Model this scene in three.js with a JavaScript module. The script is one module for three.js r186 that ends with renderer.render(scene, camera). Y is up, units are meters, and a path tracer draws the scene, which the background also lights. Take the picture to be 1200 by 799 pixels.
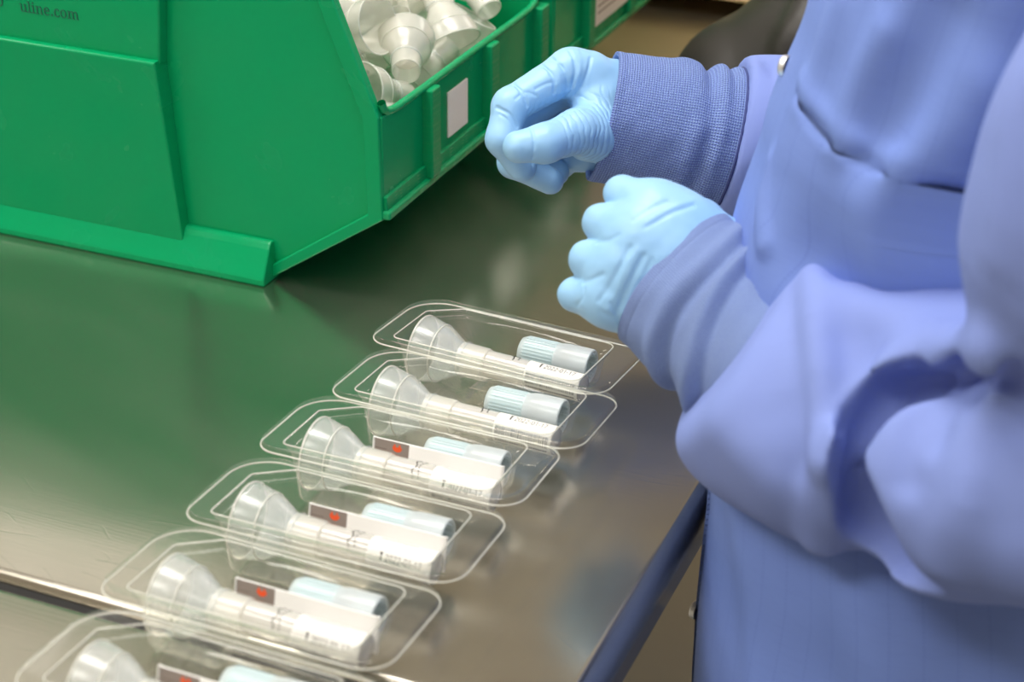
import * as THREE from 'three';
import { RoundedBoxGeometry } from 'three/addons/geometries/RoundedBoxGeometry.js';
import { RectAreaLightUniformsLib } from 'three/addons/lights/RectAreaLightUniformsLib.js';
import { mergeGeometries, mergeVertices, toCreasedNormals } from 'three/addons/utils/BufferGeometryUtils.js';
import { ImprovedNoise } from 'three/addons/math/ImprovedNoise.js';
import { FontLoader } from 'three/addons/loaders/FontLoader.js';
import { TextGeometry } from 'three/addons/geometries/TextGeometry.js';

// ------------------------------------------------------------------ camera, light, exposure
RectAreaLightUniformsLib.init();
const scene = new THREE.Scene();
scene.background = new THREE.Color(0x000000);
const renderer = new THREE.WebGLRenderer({ antialias: true });
renderer.toneMapping = THREE.LinearToneMapping;
renderer.toneMappingExposure = 1.0;
renderer.shadowMap.enabled = true;

const camera = new THREE.PerspectiveCamera(21.1976, 1200 / 799, 0.05, 30);
camera.position.set(0.2148, 1.43758, 0.59048);
{
  const m = new THREE.Matrix4().set(
    0.923331, -0.189283, 0.334114, 0,
    0.012823, 0.884789, 0.465815, 0,
    -0.383792, -0.425817, 0.819380, 0,
    0, 0, 0, 1);
  camera.quaternion.setFromRotationMatrix(m);
}
camera.focus = 1.06;
camera.userData.fStop = 8;
scene.add(camera);

const TY = 0.92;                       // height of the table tops
const LAMP = { color: 0xfffaf3, glow: 3.4, light: 9.5 };   // ceiling panels
const PANELS = [];
PANELS.push([-.50, -.30, 1.25], [-.75, 1.15, .9], [1.0, 1.0, .35], [-1.95, -1.75, .09], [.95, -2.9, .9], [-3.0, -2.9, .7], [-2.3, .5, .8]);   // x, z, share of the light; last four added out of view for fill and reflection

// ------------------------------------------------------------------ helpers
const V = (x, y, z) => new THREE.Vector3(x, y, z);
function rng(seed) { let s = seed >>> 0; return () => { s = (s + 0x6D2B79F5) >>> 0; let t = s; t = Math.imul(t ^ (t >>> 15), t | 1); t ^= t + Math.imul(t ^ (t >>> 7), t | 61); return ((t ^ (t >>> 14)) >>> 0) / 4294967296; }; }
const noise = new ImprovedNoise();
const taken = {};
function numbered(n) { const k = taken[n] = (taken[n] ?? -1) + 1; return k ? `${n}_${String(k).padStart(3, '0')}` : n; }
function tag(o, label, category, group, kind) {
  if (label) o.userData.label = label;
  if (category) o.userData.category = category;
  if (group) o.userData.group = group;
  if (kind) o.userData.kind = kind;
  return o;
}
function thing(name, label, category, pos = [0, 0, 0], turn = 0, group) {
  const g = new THREE.Group(); g.name = numbered(name); g.position.set(...pos); g.rotation.y = turn; scene.add(g);
  return tag(g, label, category, group);
}
function part(name, geo, mat, parent = scene, label) {
  const m = new THREE.Mesh(geo, mat); m.name = parent === scene ? numbered(name) : name; m.castShadow = m.receiveShadow = true;
  parent.add(m); if (label) m.userData.label = label; return m;
}
function struct(name, geo, mat) { const m = part(name, geo, mat); m.userData.kind = 'structure'; return m; }
function box(w, h, d, x = 0, y = 0, z = 0, r = 0) {
  const g = r ? new RoundedBoxGeometry(w, h, d, 3, r) : new THREE.BoxGeometry(w, h, d);
  g.translate(x, y, z); return g;
}
function merged(list) { return mergeGeometries(list.map(g => { const q = g.index ? g.toNonIndexed() : g; for (const k of Object.keys(q.attributes)) if (!['position', 'normal', 'uv'].includes(k)) q.deleteAttribute(k); return q; })); }
function extrude(points, depth, bevel = 0, hole) {
  const s = new THREE.Shape(points.map(p => new THREE.Vector2(p[0], p[1])));
  if (hole) s.holes.push(new THREE.Path(hole.map(p => new THREE.Vector2(p[0], p[1]))));
  return new THREE.ExtrudeGeometry(s, { depth, bevelEnabled: bevel > 0, bevelThickness: bevel, bevelSize: bevel, bevelOffset: -bevel, bevelSegments: 3, curveSegments: 8 });
}
function tube(points, r, closed = false, seg = 64, rad = 8) { return new THREE.TubeGeometry(new THREE.CatmullRomCurve3(points, closed, 'centripetal'), seg, r, rad, closed); }
function dataTexture(n, fn, srgb = false) {
  const a = new Uint8Array(n * n * 4);
  for (let j = 0; j < n; j++) for (let i = 0; i < n; i++) { const c = fn(i / n, j / n); const k = (j * n + i) * 4; for (let q = 0; q < 3; q++) a[k + q] = Math.max(0, Math.min(255, Math.round((c.length ? c[q] : c) * 255))); a[k + 3] = 255; }
  const t = new THREE.DataTexture(a, n, n); t.wrapS = t.wrapT = THREE.RepeatWrapping; t.magFilter = THREE.LinearFilter; t.minFilter = THREE.LinearMipmapLinearFilter; t.generateMipmaps = true;
  if (srgb) t.colorSpace = THREE.SRGBColorSpace; t.needsUpdate = true; return t;
}
function canvasTexture(w, h, draw, srgb = true) {
  const c = document.createElement('canvas'); c.width = w; c.height = h; draw(c.getContext('2d'), w, h);
  const t = new THREE.CanvasTexture(c); t.wrapS = t.wrapT = THREE.RepeatWrapping; if (srgb) t.colorSpace = THREE.SRGBColorSpace; return t;
}
function rep(t, x, y = x) { const q = t.clone(); q.repeat.set(x, y); q.needsUpdate = true; return q; }
function planarUV(g, ax, ay) {           // uv in metres from two axes
  const p = g.attributes.position, uv = new Float32Array(p.count * 2), G = ['getX', 'getY', 'getZ'];
  for (let i = 0; i < p.count; i++) { uv[2 * i] = p[G[ax]](i); uv[2 * i + 1] = p[G[ay]](i); }
  g.setAttribute('uv', new THREE.BufferAttribute(uv, 2)); return g;
}
const fbm = (x, y, z, o = 4) => { let s = 0, a = 0.5; for (let i = 0; i < o; i++) { s += a * noise.noise(x, y, z); x *= 2.03; y *= 2.03; z *= 2.03; a *= 0.5; } return s; };
const ss = (a, b, x) => { const t = Math.min(1, Math.max(0, (x - a) / (b - a))); return t * t * (3 - 2 * t); };
const std = (o) => new THREE.MeshStandardMaterial(o);
const phys = (o) => new THREE.MeshPhysicalMaterial(o);
const lin = (r, g, b) => new THREE.Color().setRGB(r, g, b);
// ------------------------------------------------------------------ materials of the place
const blotch = dataTexture(256, (u, v) => { const a = 2 * Math.PI; let s = 0, k = .5; for (let o = 1; o <= 4; o++) { const f = 1.5 * 2 ** o; s += k * noise.noise(Math.cos(u * a) * f * .3 + 7, Math.sin(u * a) * f * .3 + Math.cos(v * a) * f * .3, Math.sin(v * a) * f * .3 + 3); k *= .55; } return .5 + .55 * s; });
const steelScratch = canvasTexture(1024, 1024, (c, w, h) => {
  const r = rng(11); c.fillStyle = 'rgb(128,128,128)'; c.fillRect(0, 0, w, h);
  for (let i = 0; i < 5200; i++) { const y = r() * h, x = r() * w, l = 60 + r() * 420, g = 128 + (r() - .5) * 46; c.strokeStyle = `rgba(${g},${g},${g},.5)`; c.lineWidth = .6 + r() * .8; c.beginPath(); c.moveTo(x, y); c.lineTo(x + l, y + (r() - .5) * 5); c.stroke(); }
  for (let i = 0; i < 150; i++) { const y = r() * h, x = r() * w, l = 10 + r() * 110, t = -.35 + (r() - .5) * 1.1, g = r() < .75 ? 215 : 60; c.strokeStyle = `rgba(${g},${g},${g},.75)`; c.lineWidth = .7 + r() * .8; c.beginPath(); c.moveTo(x, y); c.quadraticCurveTo(x + l * .5 * Math.cos(t), y + l * .5 * Math.sin(t) + (r() - .5) * 8, x + l * Math.cos(t), y + l * Math.sin(t)); c.stroke(); }
}, false);
const steelRough = dataTexture(512, (u, v) => {
  const a = 2 * Math.PI, n = (f, s) => noise.noise(Math.cos(u * a) * f + s, Math.sin(u * a) * f + Math.cos(v * a) * f * 2, Math.sin(v * a) * f * 2 - s);
  return .62 + .16 * n(.9, 3) + .07 * n(2.1, 9);
});
const M = {};
M.steel = phys({ color: lin(.50, .465, .40), metalness: .96, roughness: .36, roughnessMap: rep(steelRough, 1.6), bumpMap: rep(steelScratch, 2.6), bumpScale: .00011, name: 'brushed steel' });
M.steelDark = std({ color: lin(.38, .38, .36), metalness: 1, roughness: .4, name: 'steel frame' });
M.ceiling = std({ color: lin(.86, .85, .81), roughness: .95, name: 'ceiling tile' });
M.wall = std({ color: lin(.66, .62, .54), roughness: .9, name: 'painted wall' });
M.wallBack = std({ color: lin(.66, .52, .34), roughness: .9, name: 'tan painted wall' });
M.floor = std({ color: lin(.48, .47, .43), roughness: .55, roughnessMap: blotch, name: 'vinyl floor' });

// ------------------------------------------------------------------ room
const RX0 = -3.6, RX1 = 2.6, RZ0 = -4.0, RZ1 = 3.0, RH = 2.75, TH = 0.12;
const W = RX1 - RX0, D = RZ1 - RZ0, CX = (RX0 + RX1) / 2, CZ = (RZ0 + RZ1) / 2;
struct('floor', box(W + 2 * TH, TH, D + 2 * TH, CX, -TH / 2, CZ), M.floor);
struct('ceiling', box(W + 2 * TH, TH, D + 2 * TH, CX, RH + TH / 2, CZ), M.ceiling);
struct('wall_back', box(W + 2 * TH, RH, TH, CX, RH / 2, RZ0 - TH / 2), M.wallBack);
struct('wall_front', box(W + 2 * TH, RH, TH, CX, RH / 2, RZ1 + TH / 2), M.wall);
struct('wall_left', box(TH, RH, D, RX0 - TH / 2, RH / 2, CZ), M.wall);
struct('wall_right', box(TH, RH, D, RX1 + TH / 2, RH / 2, CZ), M.wall);
const LAMPTEXT = ['ceiling light panel above the green bins and hands', 'ceiling light panel above the nearest tray', 'ceiling light panel behind the person in blue', 'added ceiling light panel beyond the green bins, for its reflection in the table', 'added ceiling light panel brightening the back wall, right of the bins', 'added ceiling light panel in the far left corner, brightening the back wall', 'added ceiling light panel on the left, level with the trays, brightening the coat chest'];
PANELS.forEach(([x, z, share], i) => {
  const t = thing('ceiling_light', LAMPTEXT[i], 'ceiling light', [x, RH, z], 0, 'ceiling light panels');
  part('light_frame', merged([box(1.24, .02, .03, 0, -.01, .3), box(1.24, .02, .03, 0, -.01, -.3), box(.03, .02, .6, .605, -.01, 0), box(.03, .02, .6, -.605, -.01, 0)]), std({ color: 0xf2f2ee, roughness: .5 }), t);
  part('light_panel', box(1.18, .006, .57, 0, -.006, 0), std({ color: 0xffffff, emissive: LAMP.color, emissiveIntensity: LAMP.glow * share, roughness: .6 }), t);
  const l = new THREE.RectAreaLight(LAMP.color, LAMP.light * share, 1.18, .57); l.position.set(0, -.012, 0); l.rotation.x = -Math.PI / 2; t.add(l);
});
// ------------------------------------------------------------------ steel tables
function steelTable(label, x0, x1, z0, z1, edgeZ) {
  const cx = (x0 + x1) / 2, cz = (z0 + z1) / 2, w = x1 - x0, d = z1 - z0;
  const t = thing('steel_table', label, 'table', [cx, 0, cz]);
  // top: a folded sheet whose edges roll over into an apron
  const r = .005, prof = [];                               // cross-section along the rim: from flat top over the roll down the apron
  for (let i = 0; i <= 6; i++) { const a = i / 6 * Math.PI / 2; prof.push([-r + r * Math.sin(a), -r + r * Math.cos(a)]); }
  prof.push([0, -.0405]); prof.push([-.0012, -.042]); prof.push([-.018, -.042]);
  const hw = w / 2, hd = d / 2, pos = [], idx = [], uv = [];
  const ring = (o, y) => { const e = [[hw + o, hd + o], [hw + o, -hd - o], [-hw - o, -hd - o], [-hw - o, hd + o]]; for (let k = 0; k < 4; k++) { const A = e[k], B = e[(k + 1) % 4]; for (const p of [A, B]) { pos.push(p[0], TY + y, p[1]); uv.push(p[0], p[1] - y); } } };
  prof.forEach(p => ring(p[0], p[1]));
  for (let i = 0; i + 1 < prof.length; i++) for (let k = 0; k < 4; k++) { const a = i * 8 + k * 2, b = a + 8; idx.push(a, b, a + 1, a + 1, b, b + 1); }
  const c0 = pos.length / 3; for (const p of [[hw - r, hd - r], [hw - r, -hd + r], [-hw + r, -hd + r], [-hw + r, hd - r]]) { pos.push(p[0], TY, p[1]); uv.push(p[0], p[1]); }
  idx.push(c0, c0 + 1, c0 + 2, c0, c0 + 2, c0 + 3);
  const g = new THREE.BufferGeometry(); g.setAttribute('position', new THREE.Float32BufferAttribute(pos, 3)); g.setAttribute('uv', new THREE.Float32BufferAttribute(uv, 2)); g.setIndex(idx);
  const top = toCreasedNormals(g, .9); part('table_top', top, M.steel, t);
  part('shelf', box(w - .06, .02, d - .06, 0, .24, 0, .004), M.steelDark, t);
  for (const sx of [-1, 1]) for (const sz of [-1, 1]) {
    const l = new THREE.CylinderGeometry(.02, .02, TY - .06, 20); l.translate(sx * (hw - .045), (TY - .06) / 2 + .02, sz * (hd - .05));
    part('leg', l, M.steelDark, t);
  }
  return t;
}
const tableA = steelTable('long brushed steel work table that carries the green bins', -.79, 0, -1.9, .0055);
steelTable('steel work table beyond the narrow dark gap, under the nearest tray', -.79, 0, .0145, 1.4);
part('gap_shade_strip', box(.78, .022, .0085, 0, .9035, .9573, .001), std({ color: lin(.010, .010, .010), roughness: .85, name: 'gap shade black' }), tableA, 'added black strip standing for shade in the gap');  // added strip: its black stands for the shade between the tables
// ------------------------------------------------------------------ green stack bins
M.green = phys({ color: lin(.002, .345, .128), roughness: .42, roughnessMap: rep(blotch, 5), bumpMap: rep(blotch, 40), bumpScale: .00012, specularIntensity: .5, name: 'green plastic' });
M.greenPrint = std({ color: lin(.006, .13, .075), roughness: .5, name: 'moulded lettering' });
M.paper = std({ color: lin(.82, .76, .68), roughness: .85, name: 'paper' });
const font = await new FontLoader().loadAsync('fonts/droid/droid_serif_regular.typeface.json');
const BINW = .2815;
function makeBin(label) {
  // local: x = 0 is the front face (towards +x), y up from the table, z = 0 the near face, the bin runs to z = -BINW
  const t = thing('stack_bin', label, 'bin', [-.2505, TY, -.3245]);
  const T = .0035, P = -.0135;                             // wall thickness, plane of the recessed side panel
  const side = [[-.0833, 0], [.0, .0565], [-.0015, .1235], [-.0645, .280], [-.45, .280], [-.45, 0]];
  const wall = (z) => { const g = extrude(side, T - .001, .0005); g.translate(0, 0, z); return planarUV(g, 0, 1); };
  part('side_wall', wall(P - T), M.green, t);
  part('side_wall', wall(-BINW - P), M.green, t);
  // raised edging round the panel, as one band
  const band = (z, up) => {
    const s = new THREE.Shape(side.map(p => new THREE.Vector2(...p)));
    s.holes.push(new THREE.Path([[-.0825, .0095], [-.0105, .0590], [-.0120, .1205], [-.0725, .2720], [-.444, .2720], [-.444, .0095]].map(p => new THREE.Vector2(...p))));
    const g = new THREE.ExtrudeGeometry(s, { depth: .0018, bevelEnabled: true, bevelThickness: .0011, bevelSize: .0011, bevelOffset: -.0011, bevelSegments: 3 }); g.translate(0, 0, up ? z : z - .003); return planarUV(g, 0, 1);
  };
  part('edging', band(P, true), M.green, t);
  part('edging', band(-BINW - P, false), M.green, t);
  for (const s of [1, -1]) {                               // both sides carry the same two raised panels and the foot flange
    const put = (pts, depth, bev, taper) => { const g = extrude(pts, depth - bev, bev); if (taper) { const p = g.attributes.position; for (let i = 0; i < p.count; i++) if (p.getZ(i) > 0) p.setZ(i, p.getZ(i) * (.62 + .38 * ss(.02, .1405, p.getY(i)))); g.computeVertexNormals(); } if (s > 0) g.translate(0, 0, P); else g.translate(0, 0, -BINW - P - depth + bev); return planarUV(g, 0, 1); };
    part('side_panel', put([[-.4500, .018], [-.1430, .018], [-.1505, .1405], [-.4500, .1405]], .0135, .0016, true), M.green, t);
    part('side_panel', put([[-.4500, .138], [-.1500, .138], [-.1390, .280], [-.4500, .280]], .0085, .0016), M.green, t);
    // foot: a sloping skirt along the base
    const fl = new THREE.BufferGeometry(), y1 = .0245, x1 = -.0800, o = s > 0 ? 0 : -BINW, q = s;
    const sk = [[0, y1, P + .0105], [0, .0035, 0], [0, 0, -.001], [0, 0, -.02], [0, y1, -.02]];
    const sh = new THREE.Shape([[P + .0020, y1 + .0024], [P + .0040, y1 + .0012], [P + .0060, y1 - .0016], [.0010, .0060], [.0016, .0045], [.0016, .0012], [.0006, 0], [-.02, 0], [-.02, y1 + .0024]].map(p => new THREE.Vector2(...p)));
    const g = new THREE.ExtrudeGeometry(sh, { depth: .366, bevelEnabled: true, bevelThickness: .0015, bevelSize: .0009, bevelOffset: -.0009, bevelSegments: 3 });
    g.rotateY(-Math.PI / 2); g.scale(1, 1, s); g.translate(-.0815, 0, o);
    if (s < 0) { const ix = g.index; const p = g.attributes.position; for (let i = 0; i < p.count; i += 3) for (const at of [p, g.attributes.normal, g.attributes.uv]) for (let k = 0; k < at.itemSize; k++) { const a = at.array, x = a[(i + 1) * at.itemSize + k]; a[(i + 1) * at.itemSize + k] = a[(i + 2) * at.itemSize + k]; a[(i + 2) * at.itemSize + k] = x; } g.computeVertexNormals(); }
    part('foot_flange', planarUV(g, 0, 1), M.green, t);
  }
  // front lip: wall, rolled rim, ledge under it, ribs
  const zm = -BINW / 2, IN = BINW + 2 * P;
  part('front_lip', planarUV(box(T, .066, IN, -.002, .0905, zm, .001), 2, 1), M.green, t);
  const rim = tube([V(-.0012, .1325, P - .0015), V(-.001, .1268, P - .0045), V(-.0008, .1238, P - .013), V(0, .1235, P - .03), V(0, .1235, zm), V(0, .1235, -BINW - P + .03), V(-.0008, .1238, -BINW - P + .013), V(-.001, .1268, -BINW - P + .0045), V(-.0012, .1325, -BINW - P + .0015)], .0026, false, 90, 10);
  part('rim', rim, M.green, t);
  part('lower_ledge', merged([box(.007, .006, IN + .004, .0015, .0595, zm, .002), box(.003, .012, IN, .0005, .0655, zm, .001)]), M.green, t);
  for (const [z, w] of [[-.0775, .0135], [-.1735, .0135], [-.2655, .0150]]) part('rib', box(.0085, .060, w, .0025, .0925, z, .0015), M.green, t);
  // sloping underside of the front, floor and back
  const sl = extrude([[-.0833, 0], [0, .0565], [0, .060], [-.085, .0035]], IN, 0); sl.translate(0, 0, -BINW - P);
  part('sloping_base', planarUV(sl, 2, 1), M.green, t);
  part('base', box(.366, .004, IN, -.266, .002, zm), M.green, t);
  part('back_wall', box(T, .280, IN, -.448, .140, zm), M.green, t);
  // moulded lettering on the upper panel
  const txt = (s, x, y, h) => { const g = new TextGeometry(s, { font, size: h, depth: .0005, curveSegments: 3 }); g.translate(x, y, P + .0084); return g; };
  part('moulded_lettering', merged([txt('0', -.2690, .1605, .0072), txt('uline.com', -.2515, .1590, .0068)]), M.greenPrint, t);
  return t;
}
const binA = makeBin('green stacking bin nearest the trays, its side panel reads uline.com');
{
  const s = part('square_sticker', box(.0014, .0315, .0315, .0005, .0925, -.1235, .0006), std({ color: lin(.92, .86, .81), roughness: .95, name: 'white felt' }), binA, 'white square sticker');
  void s;
}
const binB = binA.clone(true); binB.name = numbered('stack_bin'); scene.add(binB); binB.position.z -= BINW + .0065;
tag(binB, 'second green stacking bin behind the first, a printed white label on its front', 'bin');
binB.remove(binB.children.find(c => c.name.startsWith('square_sticker')));
{
  const card = canvasTexture(256, 128, (c, w, h) => {
    c.fillStyle = '#e9dfd2'; c.fillRect(0, 0, w, h); c.fillStyle = '#5d4534'; const r = rng(5);
    for (let k = 0; k < 5; k++) { const x = 26 + k * 34; for (let n = 0; n < 5; n++) c.fillRect(x + r() * 18, 20 + r() * 44, 5 + r() * 12, 6 + r() * 12); }
    c.fillStyle = '#9a8572'; for (let k = 0; k < 2; k++) c.fillRect(24, 88 + k * 14, 90 + r() * 90, 4);
  });
  const g = new THREE.PlaneGeometry(.083, .05); g.rotateY(Math.PI / 2); g.translate(.0045, .0985, -.128);
  part('label_backing', box(.0016, .052, .085, .0032, .0985, -.128, .0006), M.paper, binB);
  part('label_card', g, std({ map: card, roughness: .8 }), binB, 'white label card with small dark print');
}
// ------------------------------------------------------------------ clear blister trays and what lies in them
M.clear = phys({ color: lin(.97, .975, .96), roughness: .06, transmission: .97, thickness: 0, ior: 1.52, specularIntensity: 1, name: 'clear tray plastic' });
M.frost = phys({ color: lin(.93, .95, .95), roughness: .24, transmission: .80, thickness: 0, ior: 1.48, name: 'translucent funnel plastic' });
M.frostHeap = phys({ color: lin(.96, .95, .91), roughness: .24, transmission: .66, thickness: 0, ior: 1.48, name: 'milky funnel plastic' });
M.lip = phys({ color: lin(.95, .95, .90), roughness: .15, transmission: .55, thickness: 0, ior: 1.55, name: 'tray edge plastic' });
M.capBlue = phys({ color: lin(.84, .94, .96), roughness: .30, transmission: .50, thickness: 0, ior: 1.48, name: 'pale blue cap plastic' });
M.capWhite = phys({ color: lin(.80, .86, .88), roughness: .32, transmission: .46, thickness: 0, ior: 1.48, name: 'frosted cap sleeve' });
M.teal = phys({ color: lin(.16, .52, .55), roughness: .4, transmission: .35, thickness: 0, name: 'teal liner' });
M.tubeClear = phys({ color: lin(.93, .92, .89), roughness: .16, transmission: .62, thickness: 0, ior: 1.5, name: 'clear tube plastic' });
M.white = std({ color: lin(.86, .85, .83), roughness: .6, name: 'white print stock' });

function roundedOutline(pts, radii, per = 7) {             // polygon with rounded corners
  const out = [], n = pts.length;
  for (let i = 0; i < n; i++) {
    const p = new THREE.Vector2(...pts[i]), a = new THREE.Vector2(...pts[(i + n - 1) % n]).sub(p), b = new THREE.Vector2(...pts[(i + 1) % n]).sub(p);
    const r = radii[i]; a.normalize(); b.normalize();
    const half = Math.acos(a.dot(b)) / 2, d = r / Math.tan(half), c = p.clone().addScaledVector(a.clone().add(b).normalize(), r / Math.sin(half));
    const s = p.clone().addScaledVector(a, d).sub(c), e = p.clone().addScaledVector(b, d).sub(c), a0 = Math.atan2(s.y, s.x); let da = Math.atan2(e.y, e.x) - a0; while (da > Math.PI) da -= 2 * Math.PI; while (da < -Math.PI) da += 2 * Math.PI;
    for (let k = 0; k <= per; k++) out.push(new THREE.Vector2(c.x + r * Math.cos(a0 + da * k / per), c.y + r * Math.sin(a0 + da * k / per)));
  }
  return out;
}
function radial(outline) {                                 // distance of the outline from the centre in a direction
  return (th) => { const dx = Math.cos(th), dy = Math.sin(th); let best = 0; for (let i = 0; i < outline.length; i++) { const a = outline[i], b = outline[(i + 1) % outline.length], ex = b.x - a.x, ey = b.y - a.y, det = dx * -ey + dy * ex; if (Math.abs(det) < 1e-12) continue; const t = (a.x * -ey + a.y * ex) / det, s = (dx * a.y - dy * a.x) / det; if (s >= -1e-6 && s <= 1 + 1e-6 && t > best) best = t; } return best; };
}
const RIM = .036, FLOOR = .0115;
const outerPts = [[-.0715, -.0335], [.0725, -.0335], [.0725, .0335], [-.0715, .0335]];
const outerOut = roundedOutline(outerPts, [.021, .012, .015, .0115], 12);
const cavPts = [[-.0585, -.0135], [-.0405, -.0270], [.0555, -.0270], [.0555, .0270], [-.0585, .0270]];
const cavOut = roundedOutline(cavPts, [.0030, .0030, .0055, .0070, .0035], 7);
const floorPts = [[-.0545, -.0120], [-.0385, -.0225], [.0510, -.0225], [.0510, .0225], [-.0545, .0225]];
const floorOut = roundedOutline(floorPts, [.004, .004, .007, .009, .006], 7);
const thetas = [];
{                                                         // directions: dense at every corner
  const all = [...outerOut, ...cavOut, ...floorOut].map(p => Math.atan2(p.y, p.x)); for (let i = 0; i < 140; i++) all.push(-Math.PI + i / 140 * 2 * Math.PI);
  all.sort((a, b) => a - b); for (const a of all) if (!thetas.length || a - thetas[thetas.length - 1] > .006) thetas.push(a);
}

function floorY(x, z) {
  const well = 1 - ss(-.0165, -.0125, x);                  // deep well for the funnel mouth at the left
  let y = FLOOR * (1 - well) + .0006 * well;
  y += .0045 * ss(-.0105, -.0085, x) * (1 - ss(-.0065, -.0045, x)) * (1 - ss(.004, .010, Math.abs(z + .012)));   // cradle ribs
  y += .0025 * ss(.046, .0475, x);
  y += .0035 * (1 - ss(.0015, .0035, Math.abs(z + .0065))) * ss(.000, .003, x) * (1 - ss(.040, .043, x));
  return y;
}
function trayGeometry() {
  const ro = radial(outerOut), rc = radial(cavOut), rf = radial(floorOut), N = thetas.length, pos = [], idx = [];
  const rings = [];
  const prof = [[.0004, -.0030], [.0003, -.0014], [-.0001, -.0004], [-.0009, 0], [-.0022, -.0001], [-.0050, -.0004]];
  for (const [o, y] of prof) rings.push(th => { const r = ro(th) + o; return [r * Math.cos(th), RIM + y, r * Math.sin(th)]; });
  const cav = (o, y) => rings.push(th => { const r = rc(th) + o; return [r * Math.cos(th), RIM + y, r * Math.sin(th)]; });
  cav(.0022, -.0005); cav(.0010, -.0005); cav(.0001, -.0008); cav(-.0005, -.0016); cav(-.0009, -.0028); cav(-.0013, -.0042); cav(-.0031, -.0052); cav(-.0031, -.0056);
  const push = (x, z, k) => {                              // finger notches and stacking nubs pressed into the long walls
    let d = 0; for (const [c, w] of [[.013, .006], [-.0360, .0035], [.0460, .0030]]) d = Math.max(d, (1 - ss(w - .0012, w, Math.abs(x - c))) * (Math.abs(z) > .012 ? 1 : 0));
    return d * .0026 * k;
  };
  const K = 9;
  for (let k = 0; k <= K; k++) rings.push(th => {          // wall
    const s = k / K, a = rc(th) - .0031, b = rf(th), r0 = a + (b - a) * s, x = r0 * Math.cos(th), z = r0 * Math.sin(th), yb = floorY(x, z) + .0025, y = (RIM - .0056) + (yb - RIM + .0056) * s;
    const r = r0 - push(x, z, ss(.12, .16, s) * (1 - ss(.62, .66, s))) ; return [r * Math.cos(th), y, r * Math.sin(th)];
  });
  for (const [o, y] of [[-.0008, .0011], [-.0024, .0002]]) rings.push(th => { const r = rf(th) + o, x = r * Math.cos(th), z = r * Math.sin(th); return [x, floorY(x, z) + y, z]; });
  for (let k = 1; k <= 26; k++) rings.push(th => { const r = (rf(th) - .0024) * (1 - k / 26.02), x = r * Math.cos(th), z = r * Math.sin(th); return [x, floorY(x, z), z]; });
  for (const f of rings) for (const th of thetas) pos.push(...f(th));
  for (let i = 0; i + 1 < rings.length; i++) for (let j = 0; j < N; j++) { const a = i * N + j, b = i * N + (j + 1) % N, c = a + N, d = b + N; idx.push(a, c, b, b, c, d); }
  const g = new THREE.BufferGeometry(); g.setAttribute('position', new THREE.Float32BufferAttribute(pos, 3)); g.setIndex(idx);
  { const p = g.attributes.position, ix = g.index.array; const A = V(0, 0, 0), B = V(0, 0, 0), C = V(0, 0, 0); let s = 0; for (let i = 0; i < 3000; i += 3) { A.fromBufferAttribute(p, ix[i]); B.fromBufferAttribute(p, ix[i + 1]); C.fromBufferAttribute(p, ix[i + 2]); const n = B.sub(A).cross(C.sub(A)); s += n.dot(V(A.x, 0, A.z)); } if (s < 0) for (let i = 0; i < ix.length; i += 3) { const t = ix[i + 1]; ix[i + 1] = ix[i + 2]; ix[i + 2] = t; } }
  g.computeVertexNormals(); return g;
}
const trayGeo = trayGeometry();
const beadGeo = (() => { const ro = radial(outerOut), pts = []; for (let i = 0; i < thetas.length; i += 2) { const th = thetas[i], r = ro(th) + .0004; pts.push(V(r * Math.cos(th), RIM - .0032, r * Math.sin(th))); } return tube(pts, .0005, true, 300, 6); })();
const cavityBeadGeo = (() => { const rc = radial(cavOut), pts = []; for (let i = 0; i < thetas.length; i += 2) { const th = thetas[i], r = rc(th) + .0004; pts.push(V(r * Math.cos(th), RIM - .0006, r * Math.sin(th))); } return tube(pts, .00038, true, 300, 6); })();
// funnel: axis along +x, mouth at x = 0
const lathe = (prof, seg = 48) => { const g = new THREE.LatheGeometry(prof.map(p => new THREE.Vector2(Math.max(p[0], 1e-5), p[1])), seg); g.rotateZ(-Math.PI / 2); return g; };
const funnelBowl = lathe([[.0186, .0004], [.0192, 0], [.0196, .0006], [.0194, .0022], [.0186, .006], [.0172, .0115], [.0152, .0165], [.0128, .0205], [.0108, .0235], [.0098, .0262], [.0090, .0262], [.0094, .0235], [.0118, .0205], [.0142, .0162], [.0162, .0115], [.0176, .006], [.0185, .0015]]);
const funnelNeck = lathe([[.0098, .0258], [.0099, .0300], [.0098, .0415], [.0092, .0428], [.0086, .0428], [.0086, .026]]);
const funnelFin = (() => { const g = extrude([[.004, -.0150], [.0225, -.0110], [.0400, -.0100], [.0400, -.0094], [.0225, -.0098], [.006, -.0146]], .0012); g.translate(0, 0, -.0006); return g; })();
function makeFunnel(label, group, mat = M.frost) {
  const t = thing('funnel', label, 'funnel', [0, 0, 0], 0, group);
  part('bowl', funnelBowl, mat, t); const n = part('neck', funnelNeck, M.frostHeap, t); void n;
  part('mouth_bead', (() => { const g = new THREE.TorusGeometry(.0193, .00065, 8, 56); g.rotateY(Math.PI / 2); g.translate(.0004, 0, 0); return g; })(), M.lip, t);
  part('bowl_step', (() => { const g = new THREE.TorusGeometry(.0168, .0005, 6, 48); g.rotateY(Math.PI / 2); g.translate(.0126, 0, 0); return g; })(), M.lip, t);
  part('collar', (() => { const g = new THREE.TorusGeometry(.0100, .0007, 8, 40); g.rotateY(Math.PI / 2); g.translate(.0285, 0, 0); return g; })(), M.frost, t);
  return t;
}
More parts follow.
